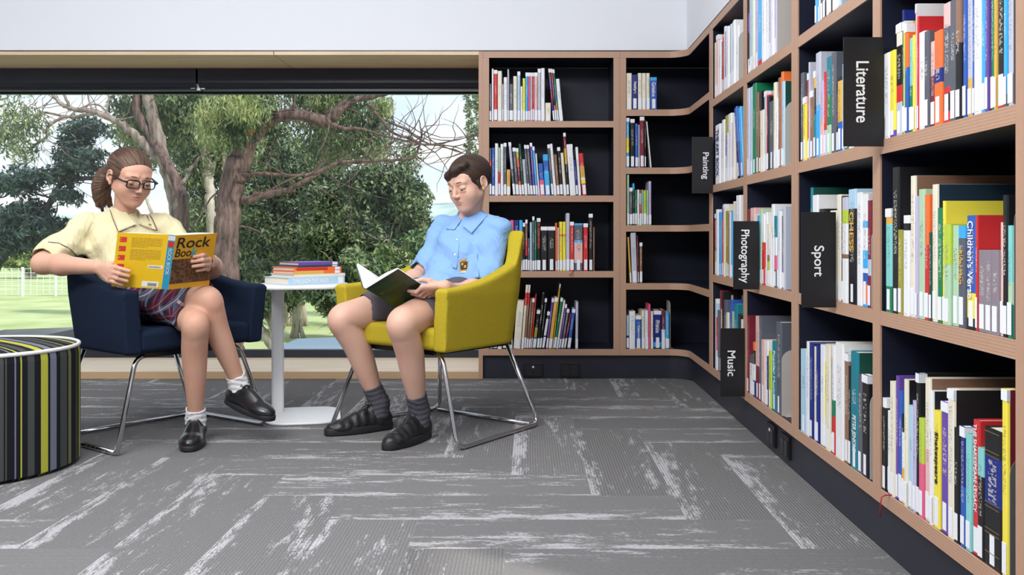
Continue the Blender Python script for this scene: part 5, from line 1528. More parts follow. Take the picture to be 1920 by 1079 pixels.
def snap(f, pts, out=0.0):
    "slide points along the field gradient onto the zero surface (+out)"
    res = []
    for p in pts:
        p = np.array(p, float)
        for _ in range(12):
            i = np.clip(((p-f.lo)/f.h).astype(int), 1, f.n-2); d = f.D[tuple(i)]
            g = V(*[float(f.D[tuple(i+e)])-float(f.D[tuple(i-e)]) for e in np.eye(3, dtype=int)]); nn = np.linalg.norm(g)
            if nn < 1e-9: break
            # trilinear value
            q = (p-f.lo)/f.h; b = np.floor(q).astype(int); b = np.clip(b, 0, f.n-2); w = q-b; v = 0
            for a in (0, 1):
                for bb in (0, 1):
                    for c in (0, 1): v += float(f.D[b[0]+a, b[1]+bb, b[2]+c])*(w[0] if a else 1-w[0])*(w[1] if bb else 1-w[1])*(w[2] if c else 1-w[2])
            p = p-g/nn*(v-out)*.8
        res.append(p)
    return res
# ---------------------------------------------------------------- the open books (built first: hands close on them)
def open_book(name_label, S_top, S_bot, near_t, far_t, m_near, m_far, m_spine, spw, inner, group=None, pages_n=7, lean=0):
    """S_*: spine ends; near_t, far_t: top fore-edge corners of the two halves. Outer faces are the covers, pages fan inside."""
    S_top, S_bot, near_t, far_t = map(lambda v: np.array(v, float), (S_top, S_bot, near_t, far_t)); dn = S_bot-S_top
    c = (S_top+S_bot+near_t+far_t)/4
    o = empty('book', tuple(S_bot)); tag(o, name_label, 'book')
    res = {}
    inn = nrm((nrm(near_t-S_top)+nrm(far_t-S_top)))           # reading side
    sd = nrm(np.cross(dn, inn)); 
    if sd @ (near_t-S_top) < 0: sd = -sd
    def slab(p0, p1, thick, nrmv, m, nm, mb=None):
        mb = MB(); a, b = p0, p1; vs = [a, b, b+dn, a+dn]; vs = [*vs, *[v+nrmv*thick for v in vs]]
        mb.add([tuple(v) for v in vs], [(0, 1, 2, 3), (7, 6, 5, 4), (0, 4, 5, 1), (1, 5, 6, 2), (2, 6, 7, 3), (3, 7, 4, 0)]); return adopt(mb.build(nm, m), o)
    a0 = S_top+sd*spw/2; b0 = S_top-sd*spw/2
    dN = near_t-S_top; dF = far_t-S_top
    nN = nrm(np.cross(dN, dn)); nN = nN if nN @ inn > 0 else -nN; nF = nrm(np.cross(dF, dn)); nF = nF if nF @ inn > 0 else -nF
    slab(a0, a0+dN, .0015, nN, m_near, 'near_cover'); slab(b0, b0+dF, .0015, nF, m_far, 'far_cover'); slab(b0, a0, .0015, inn, m_spine, 'spine')
    e = nrm(dn)
    for (s0, d, nn, sg) in ((a0, dN, nN, 1), (b0, dF, nF, -1)):
        mb = MB(); K = 10; th = spw*.42; vs = []
        for i in range(K+1):
            t = i/K; q = s0+d*(t*.965)+e*.004; bow = .010*math.sin(t*math.pi)*1.0
            vs += [q+nn*.0018, q+nn*(.0018+th*(1 if t > 0 else .4)+bow), q+nn*(.0018+th*(1 if t > 0 else .4)+bow)+dn*.955, q+nn*.0018+dn*.955]
        fs = []
        for i in range(K):
            for k in range(4): fs.append((i*4+k, i*4+(k+1) % 4, i*4+4+(k+1) % 4, i*4+4+k))
        fs += [(0, 3, 2, 1), (K*4, K*4+1, K*4+2, K*4+3)]
        mb.add([tuple(v) for v in vs], fs, 0, True); adopt(mb.build('pages', inner), o)
    return o, dict(a0=a0, b0=b0, dN=dN, dF=dF, dn=dn, nN=nN, nF=nF, inn=inn, sd=sd)
page_w = mat('white_pages', (.80, .80, .80), .8)
def on_cover(s0, d, dn, nout, u, v, w, hh, txt, m, root, nm='lettering', flip=False):
    "text on a cover: u,v lower left corner as fractions from s0 along d and from the bottom up"
    ud = nrm(d) if not flip else -nrm(d); o = s0+d*u+dn*(1-v)+nout*.0006
    M = frame(Vector(o), Vector(ud), Vector(-dn)); return adopt(text(nm, txt, M, w, hh, m, depth=.0003, bold=.01), root)
def patch(s0, d, dn, nout, u0, v0, u1, v1, m, root, nm, off=.0003):
    mb = MB(); q = [s0+d*u0+dn*(1-v0), s0+d*u1+dn*(1-v0), s0+d*u1+dn*(1-v1), s0+d*u0+dn*(1-v1)]
    q0 = [tuple(v+nout*off*.3) for v in q]; q1 = [tuple(v+nout*off) for v in q]
    mb.add(q0+q1, [(0, 1, 2, 3), (7, 6, 5, 4), (0, 4, 5, 1), (1, 5, 6, 2), (2, 6, 7, 3), (3, 7, 4, 0)]); return adopt(mb.build(nm, m), root)
def ray(f, px, py, off=.003):
    y = np.arange(f.lo[1]+f.h*2, f.lo[1]+(f.n[1]-3)*f.h, f.h*.25); p = np.stack([(px-FX)*y/F, y, H-(py-FY)*y/F], 1); i = np.rint((p-f.lo)/f.h).astype(int)
    ok = ((i >= 0) & (i < f.n)).all(1); i = np.clip(i, 0, f.n-1); d = np.where(ok, f.D[i[:, 0], i[:, 1], i[:, 2]], 1); k = np.argmax(d < 0)
    if d[k] >= 0: return None
    q = p[k]-nrm(p[k]-V(0, 0, H))*0; v = nrm(p[k]-V(0, 0, H)); return q-v*off
def lay(f, quad, n, off, th, name, m, root, tri=False, curved=False):
    "cloth piece lying on a surface: corner pixels A B C D, n subdivisions, lifted by off, thickness th"
    A, B, C, D = map(lambda v: np.array(v, float), quad); P_ = []; last = None
    for i in range(n+1):
        for j in range(n+1):
            u, v = i/n, j/n; q = (A*(1-u)+B*u)*(1-v)+(D*(1-u)+C*u)*v; r = ray(f, q[0], q[1], off)
            if r is None: r = last
            else: last = r
            P_.append(r)
    fb = next((r for r in P_ if r is not None), None)
    if fb is None: print('LAY MISS', name); return None
    P_ = np.array([fb if r is None else r for r in P_]); 
    y = P_[:, 1]; uu, vv = np.meshgrid(np.arange(n+1)/n, np.arange(n+1)/n, indexing='ij'); uu, vv = uu.ravel(), vv.ravel()
    A_ = np.stack([np.ones_like(uu), uu, vv, uu*vv]+([uu*uu, vv*vv, uu**3, vv**3] if curved else []), 1); w_ = np.abs(y-np.percentile(y, 35)) < .035
    for _ in range(3):
        cf = np.linalg.lstsq(A_[w_], y[w_], rcond=None)[0]; rs_ = np.abs(A_@cf-y); w_ = rs_ < max(.006, np.percentile(rs_, 60))
    y = A_@cf
    s = (y.ravel()/P_[:, 1])[:, None]; P_ = V(0, 0, H)+(P_-V(0, 0, H))*s
    N = len(P_); front = P_; back = P_+nrm(P_.mean(0)-V(0, 0, H))*th; q = []
    g = lambda i, j: i*(n+1)+j
    for i in range(n):
        for j in range(n): q.append((g(i, j), g(i+1, j), g(i+1, j+1), g(i, j+1))); q.append(tuple(N+k for k in (g(i, j), g(i, j+1), g(i+1, j+1), g(i+1, j))))
    for k in range(n):
        for a, b in ((g(k, 0), g(k+1, 0)), (g(k+1, n), g(k, n)), (g(0, k+1), g(0, k)), (g(n, k), g(n, k+1))): q.append((a, N+a, N+b, b))
    return adopt(np_mesh(name, np.concatenate([front, back]), np.array(q), m), root)
def seam(f, pts, r, name, m, root, off=.0015, n=6):
    out = []
    for (a, b) in zip(pts[:-1], pts[1:]):
        for k in range(n):
            t = k/n; h = ray(f, a[0]*(1-t)+b[0]*t, a[1]*(1-t)+b[1]*t, off)
            if h is not None and (not out or abs(h[1]-out[-1][1]) < .05): out.append(h)
    if len(out) > 2: return surf_tube(name, out, r, m, root)
# ================================================================ the girl
g = person((-1.30, 3.55, 0), 'girl in pale yellow blouse and plaid skirt with glasses, reading in the navy chair')
skin_g = skin_m('skin_tan', (.62, .355, .255))
hd = Head((-1.508, 3.655, .963), 48, 18, roll=-2, sc=.985)
Rs, Ls = V(-1.686, 3.664, .768), V(-1.436, 3.778, .772); Re, Le = V(-1.757, 3.492, .645), V(-1.218, 3.70, .618); Rw, Lw = V(-1.492, 3.352, .636), V(-1.139, 3.475, .653)
nb = V(-1.552, 3.708, .810); Lt = nrm(Ls-Rs); Ft = V(Lt[1], -Lt[0], 0); Rt_ = np.stack([Lt, Ft, V(0, 0, 1)])
fh = Field(hd.c-V(.15, .15, .20), hd.c+V(.15, .17, .15), .0021); build_head(fh, hd, False)
fh.cap(hd.p(0, -.022, -.045), nb, .037, .042, .02); fh.cap(spt(nb, Rs, .1)-V(0, 0, .03), spt(nb, Ls, .2)-V(0, 0, .03), .045, .045, .03)
fc = Field((-1.75, 3.5, .62), (-1.35, 3.85, .84), .004); fc.cap(hd.p(0, -.022, -.06), nb, .037, .042, .02); fc.cap(Rs-V(0, 0, .012), Ls-V(0, 0, .012), .044, .044, .03); fc.ell((-1.545, 3.705, .72), (.10, .06, .07), Rt_, .03)
fa = Field((-1.84, 3.20, .55), (-1.05, 3.84, .83), .0027)
for a, e_, w_ in ((Rs, Re, Rw), (Ls, Le, Lw)):
    fa.cap(a, e_, .043, .036, .02); fa.cap(e_, spt(e_, w_, .35), .037, .037, .02); fa.cap(spt(e_, w_, .35), w_, .037, .0245, .02, flat=((0, 0, 1), 1.05))
kn = [np.array(P(x, y, Y_)) for x, y, Y_ in ((216, 502, 3.295), (213.5, 511, 3.295), (210, 519, 3.30), (205, 526, 3.31))]
tp = [np.array(P(x, y, Y_)) for x, y, Y_ in ((243, 509, 3.274), (241, 518, 3.278), (238, 527.5, 3.283), (229, 534, 3.292))]
hand(fa, Rw, None, nrm(kn[3]-kn[0]), kn, tp, V(.004, -.020, .002), [np.array(P(203, 497, 3.325)), np.array(P(217, 492, 3.335)), np.array(P(233, 490, 3.325))])
kn = [np.array(P(x, y, Y_)) for x, y, Y_ in ((388, 478, 3.385), (391, 487, 3.385), (391, 496, 3.39), (389, 504, 3.40))]
tp = [np.array(P(x, y, Y_)) for x, y, Y_ in ((364, 482, 3.318), (360, 491, 3.320), (362, 500, 3.326), (369, 508, 3.345))]
hand(fa, Lw, None, nrm(kn[3]-kn[0]), kn, tp, V(.010, -.018, .002), [np.array(P(392, 474, 3.43)), np.array(P(385, 466, 3.43)), np.array(P(372, 462, 3.42))])
Rh, Lh = V(-1.50, 3.60, .505), V(-1.375, 3.70, .49); Rk, Lk = np.array(P(391, 561, 3.435)), np.array(P(366, 607, 3.375)); Ra, La = V(-1.066, 3.553, .193), V(-1.205, 3.495, .083)
fl_ = Field((-1.62, 3.25, .03), (-.98, 3.82, .62), .0035)
def leg(f, hip, knee, ank, r=(.066, .049, .0455, .0415, .0255), cd=None):
    ax = nrm(ank-knee); th = nrm(knee-hip); bk = nrm(-(th-ax*(th@ax)))             # calf bulges behind the shin
    kc = knee-nrm(th-ax)*.006; kr = r[2]*1.06
    f.spline([hip, spt(hip, knee, .5), spt(hip, knee, .84), kc, spt(knee, ank, .13)+bk*.004, spt(knee, ank, .32)+bk*.012, spt(knee, ank, .58)+bk*.006, spt(knee, ank, .84), ank], [r[0]*1.04, r[0]*.97, r[1]*1.08, kr, r[2]*1.0, r[3]*1.08, r[3]*.92, r[4]*1.14, r[4]*1.04], .02, 7)
    f.ell(knee+nrm(th-ax)*.018+ax*.004, (.021, .021, .024), None, .02)            # kneecap
leg(fl_, Rh, Rk, Ra); leg(fl_, Lh, Lk, La)
fl_.cap(Ra, Ra-V(-.022, -.004, .035), .022, .018, .02); fl_.cap(La, La-V(0, .02, .05), .028, .028, .02)
body_mesh('body', [fh, fc, fa, fl_], skin_g, g); face_parts(hd, g, fh)
# hair, drawn back from the face into a loose tail
hair_b = hair_m('light_brown_hair', (.036, .019, .013), (.16, .090, .055), (15, 1.2, 1))
f = Field(hd.c-V(.22, .14, .19), hd.c+V(.15, .22, .16), .0026)
f.ell(hd.p(0, -.020, .034), (.0775, .098, .080), hd.R, .01)
f.ell(hd.p(0, .088, -.022), (.082, .078, .094), hd.R, .006, 'sub'); f.ell(hd.p(0, .02, -.085), (.10, .085, .060), hd.R, .015, 'sub')
for q in (-1, 1): f.ell(hd.p(q*.080, -.004, -.004), (.016, .019, .030), hd.R, .008, 'sub')
tl = [hd.p(*q) for q in ((-.015, -.088, .004), (-.042, -.104, -.022), (-.058, -.103, -.062), (-.056, -.094, -.100), (-.044, -.084, -.136))]
f.spline(tl, [.034, .036, .034, .026, .010], .02)
for k in range(9):
    rr = random.Random(k); o_ = V(*[rr.uniform(-.022, .022) for _ in range(3)]); f.chain([t_+o_*(.4+.3*i) for i, t_ in enumerate(tl[1:])], [.014, .015, .011, .005], .008)
Rh_ = hd.R; c_ = hd.c
def strands(x, y, z):
    a = (x-c_[0])*Rh_[0][0]+(y-c_[1])*Rh_[0][1]+(z-c_[2])*Rh_[0][2]; b = (x-c_[0])*Rh_[1][0]+(y-c_[1])*Rh_[1][1]+(z-c_[2])*Rh_[1][2]; w = (x-c_[0])*Rh_[2][0]+(y-c_[1])*Rh_[2][1]+(z-c_[2])*Rh_[2][2]
    an = np.arctan2(a, w+.02); return (.0002+.0006*(b < .0))*np.sin(an*52+3*np.sin(b*40))+(.0007*(b < .02))*np.sin(an*23+b*30)
f.disp(strands); ho = f.mesh('hair', hair_b); strand_attr(ho, hd); adopt(ho, g)
mb = MB(); rr = random.Random(5)                                     # flyaway strands
for k in range(70):
    an = rr.uniform(-1.3, 1.3); st_ = [hd.p(.079*math.sin(an)*math.sin(t), .088*math.cos(t)-.022, .034+.083*math.cos(an)*math.sin(t)+rr.uniform(-.001, .003)) for t in np.linspace(.75, 2.9, 9)]
    mb.tube(st_, .0004, 4, cap=False)
for k in range(60):
    s0 = tl[0]+V(*[rr.uniform(-.015, .015) for _ in range(3)]); dv = nrm([rr.uniform(-1, 1) for _ in range(3)])*.036; cp_ = [s0]+[t_+dv*(1, 1.1, .9, .6)[i]+V(*[rr.uniform(-.004, .004) for _ in range(3)]) for i, t_ in enumerate(tl[1:])]
    mb.tube(fillet(cp_, .03, 4), .0005, 4, cap=False)
adopt(mb.build('hair_strands', hair_b), g)
# glasses
gb = mat('black_acetate', (.008, .008, .010), .2, spec=.6)
gls = bpy.data.objects.new('glasses', None); COL.objects.link(gls); adopt(gls, g)
gls.matrix_parent_inverse = Matrix.Translation(-g.location)
def part_of_glasses(o): o.parent = gls; o.matrix_parent_inverse = Matrix.Identity(4); return o
for q in (-1, 1):
    pts = [hd.p(q*.0315+x, .0985-abs(q*.0315+x)*.13, .000+z-.06*0) for x, z in rrect(.047, .030, .0095, 5)]
    m = MB(); m.tube(pts, [.0021+.0009*(1 if i < 14 else 0) for i in range(len(pts))], 8, closed=True); part_of_glasses(m.build('rim', gb))
    m = MB(); M = hd.M(0, 0, 0)
    m.add([tuple(p_) for p_ in pts], [list(range(len(pts)))]); part_of_glasses(m.build('lens', gm))
    m = MB(); m.tube([hd.p(q*.0550, .0915, .007), hd.p(q*.068, .082, .008), hd.p(q*.0765, .03, .008), hd.p(q*.0795, -.004, .009), hd.p(q*.079, -.02, -.006)], [.0036, .0040, .0032, .0025, .0018], 8); part_of_glasses(m.build('temple', gb))
m = MB(); m.tube([hd.p(-.009, .0975, .004), hd.p(0, .0992, .006), hd.p(.009, .0975, .004)], .002, 8); part_of_glasses(m.build('bridge', gb))
# blouse
blouse = cloth('pale_yellow_cotton', (.66, .60, .38), .2, 1200); pip = mat('maroon_piping', (.07, .015, .03), .8)
f = Field((-1.86, 3.28, .44), (-1.10, 3.86, .86), .0032)
f.ell((-1.545, 3.705, .70), (.142, .098, .115), Rt_, .04); f.ell((-1.50, 3.685, .585), (.128, .108, .12), Rt_, .06); f.ell((-1.455, 3.655, .515), (.135, .115, .07), Rt_, .05)
f.cap(Rs, Ls, .046, .046, .03); f.cap(nb-V(0, 0, .012), Rs, .046, .046, .03); f.cap(nb-V(0, 0, .012), Ls, .046, .046, .03); f.cap(nb-V(0, 0, .02), nb+V(0, 0, .020)+Ft*.004, .056, .0455, .025)
f.spline([Rs, spt(Rs, Re, .4), spt(Rs, Re, .80)], [.050, .057, .064], .03); f.spline([Ls, spt(Ls, Le, .4), spt(Ls, Le, .72)], [.050, .056, .060], .03)
f.disp(folds(.0028, [(1, .3, .5), (-.6, .4, 1), (.8, .6, -.7)], [58, 47, 71], 3)); f.disp(folds(.005, [(.5, .2, 1)], [38], 8))
for a, e_, t in ((Rs, Re, .86), (Ls, Le, .74)):
    d = nrm(e_-a); o_ = spt(a, e_, t); f.cap(o_+d*.06, o_+d*.065, .062, .062, .002, 'sub'); f.cap(spt(a, e_, t-.16), o_+d*.02, .044, .052, .004, 'sub')
f.cap(nb+V(0, 0, .034)+Ft*.008, nb+V(0, 0, .11)+Ft*.03, .041, .058, .004, 'sub'); f.cap(nb+Ft*.048+V(0, 0, .030), nb+Ft*.066-V(0, 0, .020), .020, .006, .004, 'sub')
adopt(f.mesh('blouse', blouse), g); fb_ = f; collar_y = cloth('pale_yellow_collar', (.66, .60, .38), .2, 1200, wr=.08)
c1_ = lay(fb_, [(207, 377), (232, 392), (256, 421), (222, 435)], 12, .007, .003, 'collar', collar_y, g)
c2_ = lay(fb_, [(258, 388), (273, 393), (295, 432), (261, 421)], 12, .007, .003, 'collar', collar_y, g)
seam(fb_, [(203, 384), (212, 412), (222, 435.5), (240, 430), (256, 421.5)], .0013, 'piping', pip, g, .010); seam(fb_, [(261, 421), (280, 430), (295, 432.5), (286, 411), (275, 396)], .0013, 'piping', pip, g, .010)
seam(fb_, [(90, 454), (110, 456), (130, 466), (146, 482), (155, 494)], .0014, 'piping', pip, g, .002)
m = MB(); r_ = ray(fb_, 281, 421, .012); m.ball(tuple(r_), (.006, .002, .003), None, 10, 6); adopt(m.build('collar_pin', mat('gold', (.5, .33, .08), .35, metal=.9)), g)
# plaid skirt
def plaid(t, b, c):
    mp = t.nodes.new('ShaderNodeMapping'); mp.inputs['Rotation'].default_value = (.1, .15, .62); t.links.new(c.outputs['Object'], mp.inputs[0])
    s = t.nodes.new('ShaderNodeSeparateXYZ'); t.links.new(mp.outputs[0], s.inputs[0])
    def band(o, per, lo, hi, ph=0):
        q = math_node(t, 'FRACT', math_node(t, 'ADD', math_node(t, 'MULTIPLY', o, 1/per), 50+ph)); return math_node(t, 'MULTIPLY', math_node(t, 'GREATER_THAN', q, lo), math_node(t, 'LESS_THAN', q, hi))
    Yz = math_node(t, 'ADD', s.outputs['Y'], math_node(t, 'MULTIPLY', s.outputs['Z'], -1.0))
    col = None; base = (.018, .016, .035, 1)
    prev = t.nodes.new('ShaderNodeRGB'); prev.outputs[0].default_value = base; prev = prev.outputs[0]
    for o in (s.outputs['X'], Yz):
        for lo, hi, cc, k in ((.05, .42, (.12, .014, .032, 1), .66), (.50, .78, (.13, .145, .22, 1), .6), (.62, .65, (.75, .70, .66, 1), .7), (.225, .245, (.55, .45, .48, 1), .6)):
            m = t.nodes.new('ShaderNodeMixRGB'); t.links.new(math_node(t, 'MULTIPLY', band(o, .062, lo, hi), k), m.inputs[0]); t.links.new(prev, m.inputs[1]); m.inputs[2].default_value = cc; prev = m.outputs[0]
    t.links.new(prev, b.inputs['Base Color'])
f = Field((-1.66, 3.30, .40), (-1.10, 3.84, .64), .0034)
f.cap(Rh+V(.0, 0, .0), Rk+V(0, 0, .004), .082, .068, .03); f.cap(Lh, Lk+V(0, 0, .012), .080, .066, .04); f.ell((-1.455, 3.665, .50), (.135, .11, .075), Rt_, .05)
f.ell((-1.27, 3.50, .49), (.13, .11, .055), None, .04)
f.disp(folds(.0022, [(.6, .5, .2), (-.3, .7, .6)], [60, 44], 5)); hn = V(.765, -.644, .05)
f.plane((-1.19, 3.43, .5), hn, .003)
f.cap(spt(Rh, Rk, .5), spt(Rh, Rk, 1.1), .062, .056, .004, 'sub'); f.cap(spt(Lh, Lk, .5), spt(Lh, Lk, 1.1), .060, .054, .004, 'sub')
f.plane((0, 0, .427), (0, 0, -1), .006)
adopt(f.mesh('plaid_skirt', mat('plaid_wool', (.05, .03, .05), .9, spec=.15, build=plaid)), g)
# socks and shoes
sockw = cloth('white_sock', (.75, .75, .77), .4, 500)
def sock(ank, knee, low, top, r0, r1, m, root, fold=False):
    d = nrm(knee-ank); f = Field(ank-V(.09, .09, .10), ank+V(.09, .09, .15), .0026)
    f.cap(ank-V(0, 0, low), ank, r0, r0, .01); f.cap(ank, ank+d*top, r0, r1, .01); f.plane(ank+d*top, d, .002); f.cap(ank+d*(top-.012), ank+d*(top+.03), r1-.005, r1-.004, .002, 'sub')
    f.disp(lambda x, y, z: .0009*np.sin(z*330+2*np.sin(x*60))); adopt(f.mesh('sock', m), root)
tR = nrm(V(.836, -.51, -.204)); tL = nrm(V(.20, -.98, 0))
sock(La, Lk, .035, .042, .035, .0345, sockw, g); sock(Ra, Rk, .03, .045, .035, .0345, sockw, g)
shoe(V(-1.217, 3.552, .001), tL, .243, g, True); hr = Ra-tR*.052; upR = nrm(V(0, 0, 1)-tR*tR[2]); shoe(Ra-tR*.050-upR*.078, tR, .243, g, True, upR)
# her book
def TB(v): return v
yel = mat('book_yellow_cover', (.80, .50, .015), .35); orc = mat('book_orange_cover', (.80, .40, .02), .35); bsp = mat('book_blue_spine', (.03, .36, .60), .35); ink = mat('black_ink', (.012, .012, .012), .5); redi = mat('red_ink', (.62, .04, .03), .5); teali = mat('teal_ink', (.02, .38, .45), .5); purp = mat('purple_ink', (.08, .04, .25), .5); brown_i = mat('brown_ink', (.38, .22, .03), .6)
def rockdark(t, b, c):
    n = t.nodes.new('ShaderNodeTexVoronoi'); n.inputs['Scale'].default_value = 95; t.links.new(c.outputs['Object'], n.inputs[0]); r = t.nodes.new('ShaderNodeValToRGB'); r.color_ramp.elements[0].color = (.01, .006, .005, 1); r.color_ramp.elements[1].color = (.22, .10, .04, 1); r.color_ramp.elements[1].position = .8
    t.links.new(n.outputs['Distance'], r.inputs[0]); t.links.new(r.outputs[0], b.inputs['Base Color'])
rockm = mat('rock_photograph', (.03, .02, .015), .35, build=rockdark)
St, Sb, Lt_, Rt2 = P(323, 441, 3.215), P(309, 543, 3.292), P(227, 437, 3.262), P(401, 437, 3.355)
bo, B_ = open_book('open yellow paperback reading Rock Book, held up by the girl', St, Sb, Rt2, Lt_, orc, yel, bsp, .022, page_w)
nl, nr = -B_['nF'], -B_['nN']; dn = B_['dn']; h_ = np.linalg.norm(dn); a0, b0, dN, dF = B_['a0'], B_['b0'], B_['dN'], B_['dF']; wN, wF = np.linalg.norm(dN), np.linalg.norm(dF)
# front cover (orange): title, dark photograph
on_cover(a0, dN, dn, nr, .05, .76, .135, .040, 'Rock', ink, bo); on_cover(a0, dN, dn, nr, .04, .60, .064, .031, 'Boo', ink, bo); on_cover(a0, dN, dn, nr, .435, .600, .024, .034, 'k', teali, bo)
patch(a0, dN, dn, nr, .42, .575, .78, .595, purp, bo, 'title_rule'); patch(a0, dN, dn, nr, .0, .10, 1.0, .50, rockm, bo, 'cover_photograph', .0004); patch(a0, dN, dn, nr, .0, .50, .45, .56, rockm, bo, 'cover_photograph', .0004)
# back cover (yellow), mirrored direction: text runs towards the spine
u0 = b0+dF; dB = -dF
for k in range(4): patch(u0, dB, dn, nl, .06, .83-.165*k, .20, .925-.165*k, redi, bo, 'red_picture', .0004)
for k in range(4):
    M_ = frame(Vector(u0+dB*.085+dn*(1-(.85-.165*k))+nl*.0009), Vector(nrm(dB)), Vector(-dn)); m = MB(); m.tube([tuple(M_ @ Vector((.004*math.cos(a)+.0, .006+.004*math.sin(a), 0))) for a in np.linspace(.5+k, 5.2+k, 8)], .0008, 5); adopt(m.build('picture_mark', yel), bo)
rr = random.Random(9)
for k in range(15):
    v0 = .91-.026*k-(.03 if k > 6 else 0); 
    x = .30
    mb = MB(); xe = .90 if k not in (6, 14) else .62
    while x < xe:
        w_ = rr.uniform(.02, .07); o_ = [u0+dB*x+dn*(1-v0)+nl*.0006, u0+dB*min(x+w_, xe)+dn*(1-v0)+nl*.0006, u0+dB*min(x+w_, xe)+dn*(1-v0-.009)+nl*.0006, u0+dB*x+dn*(1-v0-.009)+nl*.0006]
        mb.add([tuple(q) for q in o_], [(0, 1, 2, 3)]); x += w_+.012
    adopt(mb.build('printed_line', brown_i), bo)
patch(u0, dB, dn, nl, .68, .375, .97, .43, page_w, bo, 'label_strip', .0006)
mb = MB(); 
for k in range(16): x = .70+.0145*k; o_ = [u0+dB*q+dn*(1-v)+nl*.0010 for q, v in ((x, .39), (x+.006+.004*(k % 3 == 0), .39), (x+.006+.004*(k % 3 == 0), .415), (x, .415))]; mb.add([tuple(q) for q in o_], [(0, 1, 2, 3)])
adopt(mb.build('barcode', ink), bo)
patch(u0, dB, dn, nl, .60, .03, .93, .13, page_w, bo, 'barcode_label', .0006); mb = MB()
for k in range(18): x = .72+.0098*k; o_ = [u0+dB*q+dn*(1-v)+nl*.0010 for q, v in ((x, .045), (x+.004+.003*(k % 4 == 0), .045), (x+.004+.003*(k % 4 == 0), .105), (x, .105))]; mb.add([tuple(q) for q in o_], [(0, 1, 2, 3)])
adopt(mb.build('barcode', ink), bo)
spn = -B_['inn']; sx = a0-b0
M_ = frame(Vector(b0+sx*.25+dn*.25+spn*.0008), Vector(dn), Vector(sx)); adopt(text('spine_title', 'ROCK BOOK', M_, h_*.48, .011, page_w, depth=.0003), bo)
patch(b0, sx, dn, spn, 0, .90, 1, .985, sticker, bo, 'spine_label', .0008); patch(b0, sx, dn, spn, .1, .78, .9, .88, redi, bo, 'spine_band', .0007)
# ================================================================ the boy
g = person((-.45, 3.62, 0), 'boy in light blue shirt and grey shorts, reading in the yellow chair')
skin_b = skin_m('skin_fair', (.68, .42, .32))
hd = Head((-.237, 3.835, .949), -40, 17, roll=3, sc=.99)
Ls, Rs = V(-.128, 3.815, .758), V(-.345, 3.985, .770); Le, Re = V(-.168, 3.690, .548), V(-.432, 3.885, .585); Lw, Rw = V(-.300, 3.540, .535), V(-.500, 3.715, .548)
nb = V(-.240, 3.885, .808); Lt = nrm(Ls-Rs); Ft = V(Lt[1], -Lt[0], 0); Rt_ = np.stack([Lt, Ft, V(0, 0, 1)])
fh = Field(hd.c-V(.15, .15, .20), hd.c+V(.15, .17, .15), .0021); build_head(fh, hd, True)
fh.cap(hd.p(0, -.020, -.045), nb, .039, .044, .02); fh.cap(spt(nb, Rs, .15)-V(0, 0, .03), spt(nb, Ls, .15)-V(0, 0, .03), .045, .045, .03)
fc = Field((-.46, 3.62, .62), (-.02, 4.1, .84), .004); fc.cap(Rs-V(0, 0, .012), Ls-V(0, 0, .012), .044, .044, .03); fc.ell((-.250, 3.885, .72), (.10, .06, .07), Rt_, .03)
fa = Field((-.62, 3.36, .45), (-.05, 4.08, .83), .0027)
for a, e_, w_ in ((Rs, Re, Rw), (Ls, Le, Lw)):
    fa.cap(a, e_, .042, .035, .02); fa.cap(e_, spt(e_, w_, .35), .036, .036, .02); fa.cap(spt(e_, w_, .35), w_, .036, .0245, .02)
# his book
grn = mat('book_dark_green_cover', (.008, .045, .018), .3, noise=.6, nscale=14); grn_s = mat('book_green_spine', (.01, .07, .03), .35)
S1, S2, N1 = V(*P(683, 541, 3.40)), V(*P(750, 583, 3.56)), V(*P(743, 504, 3.31)); F1 = V(*P(669, 496, 3.52))
bo, B_ = open_book('open dark green hardcover held by the boy over his lap', S1, S2, N1, F1, grn, grn, grn_s, .020, page_w)
no = -B_['nN']; dn = B_['dn']; a0, dN = B_['a0'], B_['dN']
# faint pattern and title on the green cover
gold_d = mat('dull_gold_ink', (.10, .12, .02), .4)
M_ = frame(Vector(a0+dN*.12+dn*.36+no*.0006), Vector(nrm(dN)), Vector(-dn)); adopt(text('title', 'Monsters', M_, np.linalg.norm(dN)*.76, .024, gold_d, depth=.0003, bold=.01), bo)
N2 = N1+dn; ed = nrm(dn); ind = nrm(-dN)
def cp(s, t, o): return N1+dn*s-nrm(dN)*t+no*o            # s along the fore-edge, t inward from it, o out of the cover
kn = [cp(s, t, .016) for s, t in ((.66, -.012), (.76, -.016), (.86, -.016), (.95, -.012))]
tp = [cp(s, t, .009) for s, t in ((.60, .048), (.71, .052), (.82, .048), (.92, .036))]
Lw = cp(1.02, -.065, .004); fa.cap(spt(Le, V(-.300, 3.540, .535), .8), Lw, .027, .0245, .02)
hand(fa, Lw, None, nrm(kn[3]-kn[0]), kn, tp, no*.013, [cp(.78, -.030, -.012), cp(.68, -.012, -.016), cp(.60, .012, -.014)])
F2 = F1+dn; fo = -B_['nF']; fi = nrm(F1-B_['b0'])
cq = lambda s, t, o: F1+dn*s-fi*t+fo*o
kn = [cq(s, .02, .018) for s in (.70, .79, .88, .96)]; tp = [cq(s, .075, .010) for s in (.66, .76, .86, .95)]
fa.cap(Rw, cq(1.15, -.01, .014), .0245, .0225, .02); hand(fa, cq(1.15, -.01, .014), None, nrm(kn[3]-kn[0]), kn, tp, fo*.010, [cq(.92, -.02, -.004), cq(.80, -.012, -.014), cq(.72, .010, -.020)])
Lh, Rh = V(-.268, 3.705, .505), V(-.390, 3.805, .505); Lk, Rk = np.array(P(753, 606, 3.37)), np.array(P(640, 598, 3.60)); La, Ra = V(-.398, 3.522, .105), V(-.572, 3.700, .105)
